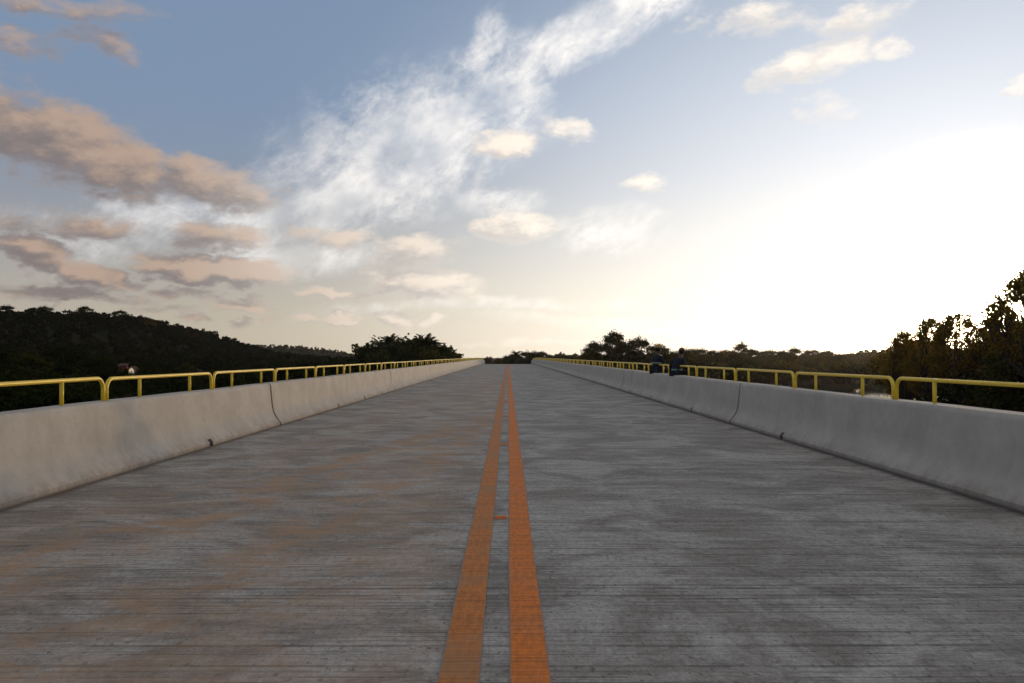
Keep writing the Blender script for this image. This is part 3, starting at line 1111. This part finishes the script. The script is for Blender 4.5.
# single trees that stand out on the hill's skyline
GS = 'trees standing out on the left hill skyline'
for (px, py, Y, ms, lab, wd) in ((150, 318, 352, DRY[1], 'small flat-topped lone tree on the falling skyline of the left hill', .9),
                                 (122, 310, 350, DENSE[0], 'broad dark tree on the skyline where the left hill starts falling', 1.25),
                                 (85, 306, 352, DENSE[1], 'broad round tree at the middle of the left hill skyline', 1.3),
                                 (45, 306, 352, DENSE[2], 'round dark tree on the left hill skyline, second from the photo edge', 1.3),
                                 (8, 305, 350, DENSE[0], 'tree on the hill skyline at the left photo edge', 1.3),
                                 (180, 328, 350, DENSE[1], 'tree on the lower skyline slope right of the lone flat-topped tree', 1.2)):
    tree_to(ms, px, py, Y, 'skyline_tree', lab, GS, wd)

# ------------------------------------------------------------------ hut glimpsed among the left trees
hp = at(132.5, 375, 108)
hut = empty('small_hut', (hp.x, hp.y, hp.z), R(0))
tag(hut, 'tiny gabled hut with a glow-painted sunlit front among the dark left trees', 'hut')
hz = float(ground_z(hp.x, hp.y)) - hp.z


def gable(x0, x1, y0, y1, zb, ze, zr):
    g_ = MB()
    xm = (x0 + x1) / 2
    for yy in (y0, y1):
        g_.v += [(x0, yy, zb), (x1, yy, zb), (x1, yy, ze), (xm, yy, zr), (x0, yy, ze)]
    g_.f = [(0, 1, 2, 3, 4), (9, 8, 7, 6, 5), (0, 5, 6, 1), (1, 6, 7, 2), (2, 7, 8, 3), (3, 8, 9, 4), (4, 9, 5, 0)]
    return g_


obj('wall', gable(-.42, .42, 0, 1.2, hz - .3, .75, 1.12).mesh('wall', M_WHITE), hut)
obj('front_glow', gable(-.33, .33, -.03, -.004, .18, .72, 1.0).mesh('front_glow', M_FRONT_GLOW), hut)  # glowing panel added in place of sun on the gable wall
obj('front_post', MB().box(.02, .13, -.06, -.033, .15, .55).mesh('front_post', M_BARK), hut)
rb = MB()
rb.v = [(-.55, -.12, .70), (0, -.12, 1.19), (.55, -.12, .70), (-.55, 1.3, .70), (0, 1.3, 1.19), (.55, 1.3, .70),
        (-.55, -.12, .64), (0, -.12, 1.13), (.55, -.12, .64), (-.55, 1.3, .64), (0, 1.3, 1.13), (.55, 1.3, .64)]
rb.f = [(0, 1, 4, 3), (1, 2, 5, 4), (6, 9, 10, 7), (7, 10, 11, 8), (0, 6, 7, 1), (1, 7, 8, 2), (3, 4, 10, 9), (4, 5, 11, 10), (0, 3, 9, 6), (2, 8, 11, 5)]
obj('roof', rb.mesh('roof', M_ROOF), hut)
sp = at(123.5, 370, 112)
shed = empty('red_shed', tuple(sp), R(12))
tag(shed, 'small brick-red shed left of the bright-fronted hut, half hidden by dark trees', 'shed')
sz_ = float(ground_z(sp.x, sp.y)) - sp.z
obj('wall', MB().box(-.55, .45, 0, 1.5, sz_ - .3, .55).mesh('wall', M_WALL_OR), shed)
sr = MB()
sr.v = [(-.68, -.18, .53), (.58, -.18, .53), (.58, 1.6, .85), (-.68, 1.6, .85), (-.68, -.18, .60), (.58, -.18, .60), (.58, 1.6, .92), (-.68, 1.6, .92)]
sr.f = [(0, 3, 2, 1), (4, 5, 6, 7), (0, 1, 5, 4), (1, 2, 6, 5), (2, 3, 7, 6), (3, 0, 4, 7)]
obj('roof', sr.mesh('roof', M_ROOF), shed)
for (px, Y, s_) in ((121, 104, .62), (140, 103, .62), (131, 98, .6), (146, 112, 1.2), (112, 114, 1.2), (127.5, 106, .3), (119, 92, .8)):
    x, y = by_px(px, Y)
    h = need_h({121: 370.5, 140: 369, 131: 374.5, 146: 360, 112: 361, 127.5: 369, 119: 379}[px], x, Y)
    place_tree('bush', BUSH[0], x, y, 'dark bush crowding round the bright-fronted hut and hiding the foot', 'bush', 'bushes round the bright-fronted hut', s_, h / 3.0, None, ('stem', 'foliage'))

# ------------------------------------------------------------------ people on the right barrier
def skin_obj(name, pts, edges, radii, mat, parent, sub=2, root=0):
    me = bpy.data.meshes.new(name)
    me.from_pydata([tuple(p) for p in pts], edges, [])
    o = obj(name, me, parent)
    sk = o.modifiers.new('skin', 'SKIN')
    sv = me.skin_vertices[0].data
    for i, r in enumerate(radii):
        sv[i].radius = r if hasattr(r, '__len__') else (r, r)
        sv[i].use_root = (i == root)
    ss = o.modifiers.new('sub', 'SUBSURF')
    ss.levels = ss.render_levels = sub
    dg = bpy.context.evaluated_depsgraph_get()
    me2 = bpy.data.meshes.new_from_object(o.evaluated_get(dg))
    o.modifiers.clear()
    o.data = me2
    me2.name = name
    me2.materials.clear()
    me2.materials.append(mat)
    for p in me2.polygons:
        p.use_smooth = True
    return o


def ellipsoid(name, c, r, mat, parent, seg=20, rings=12, zcut=None):
    vv, ff = [], []
    for i in range(rings + 1):
        th = PI * i / rings
        for k in range(seg):
            a = 2 * PI * k / seg
            z = math.cos(th)
            if zcut is not None:
                z = max(z, zcut)
            s_ = math.sin(th)
            vv.append((c[0] + r[0] * s_ * math.cos(a), c[1] + r[1] * s_ * math.sin(a), c[2] + r[2] * z))
    for i in range(rings):
        for k in range(seg):
            k2 = (k + 1) % seg
            ff.append((i * seg + k, (i + 1) * seg + k, (i + 1) * seg + k2, i * seg + k2))
    return obj(name, mesh_from(name, vv, ff, mat, True), parent)


def make_person(x, y, rz, scale, arms, hat, label, lean, band_z):
    """a seated figure; local +Y is forward, the seat (barrier top) is z = 0"""
    root = empty('person', (x, y, .782), rz)
    root.scale = (scale,) * 3
    tag(root, label, 'person', 'two people sitting on the right barrier')
    L = lean
    # body: pelvis, spine, neck, head, arms with hands, legs with feet in one continuous mesh
    P = [(0, 0, .10), (0, -.01, .22), (0, .01 + L * .3, .36), (0, .02 + L * .7, .47), (0, .03 + L, .555), (0, .045 + L * 1.15, .63),
         (0, .055 + L * 1.3, .70), (0, .07 + L * 1.35, .79)]
    Rr = [(.155, .115), (.135, .105), (.155, .11), (.15, .10), (.058, .058), (.052, .055), (.075, .088), (.055, .065)]
    E = [(0, 1), (1, 2), (2, 3), (3, 4), (4, 5), (5, 6), (6, 7)]
    tips = []
    for s in (-1, 1):
        b = len(P)
        el, wr, hd = arms
        P += [(s * .175, .02 + L * .75, .475), (s * el[0], el[1], el[2]), (s * wr[0], wr[1], wr[2]), (s * hd[0], hd[1], hd[2])]
        Rr += [.060, .044, .030, (.036, .020)]
        E += [(3, b), (b, b + 1), (b + 1, b + 2), (b + 2, b + 3)]
        tips.append(b + 3)
        # fingers and thumb
        hv = Vector(P[b + 3]) - Vector(P[b + 2])
        hv.normalize()
        side = Vector((1, 0, 0))
        for q, ln in ((-1.5, .055), (-.5, .066), (.5, .062), (1.5, .048)):
            i0 = len(P)
            base = Vector(P[b + 3]) + side * (q * .019) + hv * .03
            P += [tuple(base), tuple(base + hv * ln * .6), tuple(base + hv * ln * .8 + Vector((0, 0, -ln * .45)))]
            Rr += [.009, .0085, .007]
            E += [(b + 3, i0), (i0, i0 + 1), (i0 + 1, i0 + 2)]
        i0 = len(P)
        tb = Vector(P[b + 3]) + side * (-s * .034) - hv * .01
        P += [tuple(tb), tuple(tb + hv * .035 + side * (-s * .02))]
        Rr += [.010, .008]
        E += [(b + 3, i0), (i0, i0 + 1)]
        b = len(P)
        P += [(s * .095, .02, .085), (s * .11, .43, .085), (s * .11, .50, -.36), (s * .11, .60, -.40)]
        Rr += [.084, .060, .040, (.038, .03)]
        E += [(0, b), (b, b + 1), (b + 1, b + 2), (b + 2, b + 3)]
    body = skin_obj('body', P, E, Rr, M_SKIN, root)
    # clothing parts grow on the same skeleton, a little fuller
    i_sh = [0, 1, 2, 3, 4]
    pts = [P[i] for i in i_sh]
    rad = [(.168, .128), (.150, .122), (.172, .126), (.168, .116), (.068, .066)]
    ed = [(0, 1), (1, 2), (2, 3), (3, 4)]
    for s in (-1, 1):
        b = len(pts)
        el, wr, hd = arms
        m_ = Vector((s * el[0], el[1], el[2])).lerp(Vector((s * wr[0], wr[1], wr[2])), .8)
        pts += [(s * .175, .02 + L * .75, .475), (s * el[0], el[1], el[2]), tuple(m_)]
        rad += [.074, .058, .044]
        ed += [(3, b), (b, b + 1), (b + 1, b + 2)]
    skin_obj('shirt', pts, ed, rad, M_SHIRT, root)
    pts, rad, ed = [(0, 0, .09)], [(.172, .122)], []
    for s in (-1, 1):
        b = len(pts)
        pts += [(s * .095, .02, .088), (s * .11, .43, .088), (s * .11, .49, -.32)]
        rad += [.094, .072, .056]
        ed += [(0, b), (b, b + 1), (b + 1, b + 2)]
    skin_obj('trousers', pts, ed, rad, M_TROUSER, root)
    for s in (-1, 1):
        skin_obj('boot', [(s * .11, .495, -.345), (s * .11, .51, -.40), (s * .11, .63, -.415)], [(0, 1), (1, 2)], [.056, .054, (.048, .036)], M_BOOT, root)
    # reflective band round the waist
    bm_ = MB()
    n = 28
    yb = .0 + L * .3 * max(0, (band_z - .1) / .26)
    ring = []
    for k in range(n):
        a = 2 * PI * k / n
        ring.append((.190 * math.cos(a), yb + .150 * math.sin(a)))
    for zz, gr in ((band_z - .026, 1.0), (band_z + .026, 1.0), (band_z + .026, .9), (band_z - .026, .9)):
        bm_.v += [(px_ * gr, yb + (py_ - yb) * gr, zz) for px_, py_ in ring]
    for q in range(4):
        for k in range(n):
            k2 = (k + 1) % n
            bm_.f.append((q * n + k, q * n + k2, ((q + 1) % 4) * n + k2, ((q + 1) % 4) * n + k))
    obj('reflective_band', bm_.mesh('reflective_band', M_BAND, True), root)
    hc = (0, .058 + L * 1.32, .745)
    # face: nose, ears, mouth, eyes
    ellipsoid('nose', (0, hc[1] + .092, hc[2] - .015), (.014, .02, .024), M_SKIN, body, 10, 6)
    for s in (-1, 1):
        ellipsoid('ear', (s * .083, hc[1] - .002, hc[2] - .01), (.012, .022, .032), M_SKIN, body, 10, 6)
        ellipsoid('eye', (s * .030, hc[1] + .080, hc[2] + .012), (.013, .010, .008), M_HAIR, body, 10, 6)
    ellipsoid('mouth', (0, hc[1] + .083, hc[2] - .055), (.024, .008, .006), M_CAP, body, 10, 6)
    ellipsoid('hair', (0, hc[1] - .022, hc[2] + .005), (.088, .092, .105), M_HAIR, root, 18, 10)
    if hat == 'hard':
        hh_ = ellipsoid('hard_hat', (0, hc[1], hc[2] + .045), (.108, .128, .105), M_HAT, root, 22, 14, 0.0)
        bmh = MB()
        nn = 24
        for (rx, ry, zz) in ((.104, .124, .040), (.128, .155, .036), (.128, .155, .044), (.104, .124, .056)):
            for k in range(nn):
                a = 2 * PI * k / nn
                bmh.v.append((rx * math.cos(a), hc[1] + ry * math.sin(a) + (.012 if ry > .13 else 0), hc[2] + zz))
        for q in range(3):
            for k in range(nn):
                k2 = (k + 1) % nn
                bmh.f.append((q * nn + k, q * nn + k2, (q + 1) * nn + k2, (q + 1) * nn + k))
        obj('brim', bmh.mesh('brim', M_HAT, True), hh_)
    else:
        cp = ellipsoid('cap', (0, hc[1] - .004, hc[2] + .035), (.096, .110, .090), M_CAP, root, 22, 14, 0.0)
        v_ = MB()
        nn = 12
        for zz in (.036, .046):
            for k in range(nn + 1):
                a = PI * (.18 + .64 * k / nn)
                v_.v.append((.092 * math.cos(a), hc[1] + .095 * math.sin(a), hc[2] + zz))
                v_.v.append((.086 * math.cos(a), hc[1] + .015 + .165 * math.sin(a), hc[2] + zz - .012))
        m2 = 2 * (nn + 1)
        for k in range(nn):
            a0, a1, b0, b1 = 2 * k, 2 * k + 1, 2 * k + 2, 2 * k + 3
            v_.f += [(a0, b0, b1, a1), (m2 + a0, m2 + a1, m2 + b1, m2 + b0), (a1, b1, m2 + b1, m2 + a1), (a0, m2 + a0, m2 + b0, b0)]
        obj('peak', v_.mesh('peak', M_CAP), cp)
    return root


make_person(4.60, 24.75, R(-62), 1.0, ((.245, .10, .27), (.20, .22, .20), (.17, .28, .205)), 'hard',
            'person in blue shirt and yellow hard hat sitting upright on the right barrier', .02, .30)
make_person(4.56, 21.66, R(-50), .86, ((.30, .06, .25), (.27, .20, .16), (.22, .27, .175)), 'cap',
            'person in a dark shirt and maroon cap hunched on the right barrier', .17, .17)

# ------------------------------------------------------------------ sun, sky
SUN_AZ, SUN_EL = R(30.8), R(2.7)
sun = bpy.data.lights.new('sun', 'SUN')
sun.energy = 0.6
sun.angle = R(0.5)
sun.color = (1.0, 0.60, 0.30)
so = bpy.data.objects.new('sun', sun)
COL.objects.link(so)
sd = Vector((math.sin(SUN_AZ) * math.cos(SUN_EL), math.cos(SUN_AZ) * math.cos(SUN_EL), math.sin(SUN_EL)))
so.rotation_euler = sd.to_track_quat('Z', 'Y').to_euler()
so.location = (60, 60, 60)


def ang(px, py):
    X, Z = (px - CX) / F, (CY - py) / F
    return math.atan2(X, 1.0), math.atan2(Z, math.hypot(1.0, X))


# (px, py, half width, half height, tilt in degrees (rising to the right), strength)
CUM = [(28, 132, 108, 46, -12, 1.25), (105, 163, 95, 30, -10, 1.2), (205, 183, 72, 22, -8, 1.1), (88, 223, 78, 15, 3, 0.855), (222, 236, 54, 15, 2, 0.99),
       (330, 241, 44, 11, 4, 0.72), (36, 253, 48, 20, -4, 1.4), (100, 275, 46, 14, -8, 1.15), (212, 269, 82, 14, -5, 1.4), (85, 292, 90, 9, -3, .85), (185, 291, 36, 8, 0, .85),
       (238, 300, 48, 7, -2, .85), (335, 293, 36, 6, -2, .85), (160, 308, 42, 5, 0, .7), (345, 319, 25, 7, 0, .8), (276, 317, 9, 5, 0, .7), (248, 317, 11, 5, 0, .7),
       (306, 320, 10, 5, 0, .7), (207, 316, 21, 5, 0, .7), (415, 250, 42, 14, -4, 0.85), (424, 284, 50, 17, -4, 0.9), (406, 319, 19, 10, 0, 0.72), (438, 322, 12, 6, 0, 0.72),
       (505, 229, 37, 17, 4, 0.99), (510, 146, 30, 10, 0, 0.72), (578, 136, 23, 12, -8, 0.72), (645, 182, 27, 10, 0, 0.72), (816, 62, 58, 22, 8, 1.05),
       (765, 16, 52, 20, 0, 0.7), (838, 104, 30, 18, 0, 0.55), (1018, 87, 18, 10, 5, 0.72), (882, 46, 26, 9, 6, 0.72), (850, 18, 60, 16, 5, 0.5),
       (50, 4, 95, 13, 0, 0.7), (108, 46, 42, 14, -14, 0.62), (20, 40, 40, 12, 0, 0.5), (490, 346, 40, 6, 0, 0.6), (700, 322, 120, 5, 1, 0.45), (560, 345, 60, 5, 0, 0.45)]
CIR = [(385, 165, 140, 50, 32, .85), (390, 150, 95, 60, 15, .7), (330, 190, 70, 50, 20, .6), (440, 128, 56, 34, 30, 1.2), (335, 205, 75, 30, 25, 1.0), (285, 225, 50, 30, 10, .9), (300, 262, 70, 16, 5, .75), (612, 28, 92, 28, 24, .85), (528, 88, 46, 46, 10, .5),
       (505, 50, 16, 40, 0, .6), (592, 236, 55, 17, 5, .6), (480, 205, 45, 14, 0, .55), (170, 215, 90, 30, 10, .6), (60, 240, 80, 25, 0, .4), (470, 308, 130, 8, 4, .5),
       (620, 320, 160, 8, 0, .45)]


def field_group(name, items):
    gr = bpy.data.node_groups.new(name, 'ShaderNodeTree')
    gr.interface.new_socket('P', in_out='INPUT', socket_type='NodeSocketVector')
    gr.interface.new_socket('D', in_out='OUTPUT', socket_type='NodeSocketFloat')
    t = NT(gr)
    gi = t.n('NodeGroupInput')
    go = t.n('NodeGroupOutput')
    cur = None
    for (px, py, a, b, tilt, amp) in items:
        az, el = ang(px, py)
        az1, _ = ang(px + a, py)
        az0, _ = ang(px - a, py)
        ra = abs(az1 - az0) / 2
        _, e1 = ang(px, py - b)
        _, e0 = ang(px, py + b)
        rb_ = abs(e1 - e0) / 2
        c, s = math.cos(R(tilt)), math.sin(R(tilt))
        p = t.vm('SUBTRACT', gi.outputs[0], (az, el, 0))
        qx = t.vm('DOT_PRODUCT', p, (c / ra, s / ra, 0))
        qy = t.vm('DOT_PRODUCT', p, (-s / rb_, c / rb_, 0))
        q = t.m('MULTIPLY_ADD', qx, qx, t.m('MULTIPLY', qy, qy))
        d = t.m('MULTIPLY_ADD', q, -amp * .62, amp)
        cur = d if cur is None else t.m('MAXIMUM', cur, d)
    t.set(go.inputs[0], t.m('MAXIMUM', cur, -1.0))
    return gr


def build_world():
    wd = bpy.data.worlds.new('World')
    sc.world = wd
    wd.use_nodes = True
    wd.node_tree.nodes.clear()
    t = NT(wd.node_tree)
    out = t.n('ShaderNodeOutputWorld')
    bg = t.n('ShaderNodeBackground')
    t.t.links.new(bg.outputs[0], out.inputs[0])
    d = t.n('ShaderNodeTexCoord').outputs['Generated']
    sep = t.n('ShaderNodeSeparateXYZ')
    t.set(sep.inputs[0], d)
    az = t.m('ARCTAN2', sep.outputs[0], sep.outputs[1])
    el = t.m('ARCSINE', sep.outputs[2])
    elp = t.m('MAXIMUM', el, 0.0)
    sunang = t.m('ARCCOSINE', t.m('MINIMUM', t.vm('DOT_PRODUCT', d, tuple(sd)), .99999))
    daz = t.m('SUBTRACT', az, SUN_AZ)
    elx = t.m('MULTIPLY', t.m('SUBTRACT', el, SUN_EL), 1.5)
    glowang = t.m('SQRT', t.m('MULTIPLY_ADD', daz, daz, t.m('MULTIPLY', elx, elx)))
    # clear sky: Nishita, then the whitening of humid air towards the sun and the horizon
    sky = t.n('ShaderNodeTexSky', sky_type='NISHITA')
    sky.sun_disc = False
    sky.sun_elevation = R(3.0)
    sky.sun_rotation = SUN_AZ
    sky.air_density = 1.0
    sky.dust_density = 1.2
    sky.ozone_density = 2.0
    hs = t.n('ShaderNodeHueSaturation')
    t.set(hs.inputs['Color'], sky.outputs[0])
    hs.inputs['Saturation'].default_value = SKY_SAT
    clear = t.mix(1.0, hs.outputs[0], SKY_TINT, 'MULTIPLY')

    def add(c, col, k):
        return t.mix(1.0, c, t.mix(1.0, t.n_comb(k), col, 'MULTIPLY'), 'ADD')

    def grey(s):
        cb = t.n('ShaderNodeCombineXYZ')
        for i in range(3):
            t.set(cb.inputs[i], s)
        return cb.outputs[0]
    t.n_comb = grey
    # blue body of the sky away from the sun
    base = t.mix(t.sstep(el, -.03, .33), (2.7, 2.36, 1.9), (1.47, 2.05, 3.0))
    base = t.mix(t.sstep(el, .48, .95), base, (2.95, 2.8, 2.66))  # overhead sky out of view, made pale and bright to fill the road
    clear = t.mix(SKY_BASE, clear, base)
    def lobe(x, deg, p):
        return t.m('POWER', t.m('MAXIMUM', t.m('SUBTRACT', 1.0, t.m('DIVIDE', x, R(deg))), 0.0), p)
    clear = add(clear, (1.0, .95, .84), t.m('MULTIPLY', t.sstep(glowang, R(6), R(54), 1.0, 0.0), 4.45))
    clear = add(clear, (1.0, .78, .48), t.m('MULTIPLY', lobe(sunang, 12.0, 3.0), 640.0))
    clear = add(clear, (1.0, .85, .54), t.m('MULTIPLY', t.m('MULTIPLY', lobe(elp, 13.0, 1.4), t.sstep(sunang, R(125), R(15))), 1.7))
    clear = add(clear, (1.0, .80, .66), t.m('MULTIPLY', t.m('MULTIPLY', lobe(elp, 32.0, 1.0), t.sstep(sunang, R(75), R(120))), .7))  # warm glow added to the unseen sky behind the camera to warm the fill

    # cloud layers
    nv = t.vm('MULTIPLY', d, (1.0, 1.0, 2.0))
    w1 = t.noise(nv, 7.0, 6, .62, 'Color')
    w2 = t.noise(nv, 2.6, 3, .5, 'Color')
    cb = t.n('ShaderNodeCombineXYZ')
    t.set(cb.inputs[0], az)
    t.set(cb.inputs[1], el)
    P = t.vm('ADD', cb.outputs[0], t.vm('MULTIPLY', t.vm('SUBTRACT', w1, (.5, .5, .5)), (.115, .052, 0)))
    P = t.vm('ADD', P, t.vm('MULTIPLY', t.vm('SUBTRACT', w2, (.5, .5, .5)), (.05, .02, 0)))
    gC = field_group('cumulus_field', CUM)
    gI = field_group('cirrus_field', CIR)

    def call(gr, p):
        nd = t.n('ShaderNodeGroup')
        nd.node_tree = gr
        t.set(nd.inputs[0], p)
        return nd.outputs[0]
    w3 = t.noise(nv, 34.0, 5, .6, 'Color')
    Pc = t.vm('ADD', P, t.vm('MULTIPLY', t.vm('SUBTRACT', w3, (.5, .5, .5)), (.045, .026, 0)))
    nb = t.noise(nv, 8.5, 4, .55)
    n_f = t.noise(nv, 24.0, 8, .62)
    D = t.m('ADD', call(gC, Pc), t.m('ADD', t.m('MULTIPLY', t.m('SUBTRACT', n_f, .5), 1.7), t.m('MULTIPLY', t.m('SUBTRACT', nb, .5), 1.5)))
    P2 = t.vm('ADD', Pc, (.016, .016, 0))
    D2 = t.m('ADD', call(gC, P2), t.m('ADD', t.m('MULTIPLY', t.m('SUBTRACT', t.noise(t.vm('ADD', nv, (.012, .0, .03)), 24.0, 8, .62), .5), 1.7), t.m('MULTIPLY', t.m('SUBTRACT', nb, .5), 1.5)))
    mask = t.sstep(D, -.06, .98)
    lit = t.m('ADD', t.m('MULTIPLY', t.m('SUBTRACT', D, D2), .9), t.m('MULTIPLY', t.m('SUBTRACT', t.noise(nv, 5.0, 4, .5), .5), 1.6), None)
    lit = t.sstep(lit, -.30, .75)
    far = t.sstep(sunang, R(24), R(58))
    litc = t.mix(far, (8.0, 7.2, 6.2), (3.25, 2.36, 1.82))
    shac = t.mix(far, (5.4, 5.0, 4.6), (1.5, 1.27, 1.24))
    ccol = t.mix(lit, shac, litc)
    thin = t.sstep(D, .1, .8)
    ccol = t.mix(t.m('MULTIPLY', t.m('SUBTRACT', 1.0, thin), .6), ccol, t.mix(far, (8, 7, 5.8), (2.9, 2.4, 2.2)))
    # cirrus
    ro = t.n('ShaderNodeVectorRotate', rotation_type='Z_AXIS')
    t.set(ro.inputs['Vector'], cb.outputs[0])
    ro.inputs['Angle'].default_value = R(-30)
    i1 = t.noise(t.vm('MULTIPLY', ro.outputs[0], (9, 15, 1)), 1.0, 8, .66, dist=.4)
    i2 = t.noise(t.vm('MULTIPLY', ro.outputs[0], (40, 62, 1)), 1.0, 6, .66, dist=.3)
    DI = call(gI, t.vm('ADD', cb.outputs[0], t.vm('MULTIPLY', t.vm('SUBTRACT', w2, (.5, .5, .5)), (.22, .10, 0))))
    I = t.m('ADD', DI, t.m('ADD', t.m('MULTIPLY', t.m('SUBTRACT', i1, .5), 2.8), t.m('MULTIPLY', t.m('SUBTRACT', i2, .5), 1.5)))
    ibrk = t.sstep(t.noise(t.vm('MULTIPLY', d, (1, 1, 1.3)), 9.0, 3, .5), .32, .54, .38, 1.0)
    imask = t.m('MULTIPLY', t.m('MULTIPLY', t.sstep(I, -.40, 1.35), t.sstep(DI, -.55, .5)), ibrk)
    icol = t.mix(far, (8.5, 8.0, 7.4), (5.6, 5.5, 5.45))
    c = t.mix(t.m('MULTIPLY', imask, .92), clear, icol)
    c = t.mix(t.m('MULTIPLY', mask, t.sstep(sunang, R(4), R(24), .15, .94)), c, ccol)
    # below the horizon
    c = t.mix(t.sstep(el, -.03, 0.0), (.35, .33, .3), c)
    t.set(bg.inputs['Color'], c)
    bg.inputs['Strength'].default_value = .15
    wd.cycles.sampling_method = 'MANUAL'
    wd.cycles.sample_map_resolution = 1024


SKY_SAT, SKY_TINT, SKY_BASE = 0.55, (0.92, 1.0, 1.25), 0.86
build_world()

# ------------------------------------------------------------------ evening haze
m, t, out = new_mat('evening_haze')
pv = t.n('ShaderNodeVolumePrincipled')
pv.inputs['Color'].default_value = (.95, .93, .90, 1)
pv.inputs['Density'].default_value = HAZE
pv.inputs['Anisotropy'].default_value = .8
t.t.links.new(pv.outputs[0], out.inputs['Volume'])
tag(obj('haze', MB().box(-1640, 1640, -340, 2640, -9.5, 32).mesh('haze', m)), kind='stuff')

# ------------------------------------------------------------------ camera
cam = bpy.data.cameras.new('camera')
cam.sensor_width = 36.0
cam.lens = 36.0 * F / 1024.0
cam.clip_start = .05
cam.clip_end = 20000
co = bpy.data.objects.new('camera', cam)
COL.objects.link(co)
co.location = (0, 0, EYE)
co.rotation_euler = (R(90) + math.atan((CY - 341.5) / F), 0, -math.atan((512 - CX) / F))
sc.camera = co

sc.view_settings.view_transform = 'Standard'
sc.view_settings.look = 'None'
sc.view_settings.exposure = 0.0
sc.view_settings.gamma = 1.0
sc.view_settings.use_curve_mapping = False
sc.cycles.max_bounces = 6
sc.cycles.transparent_max_bounces = 8
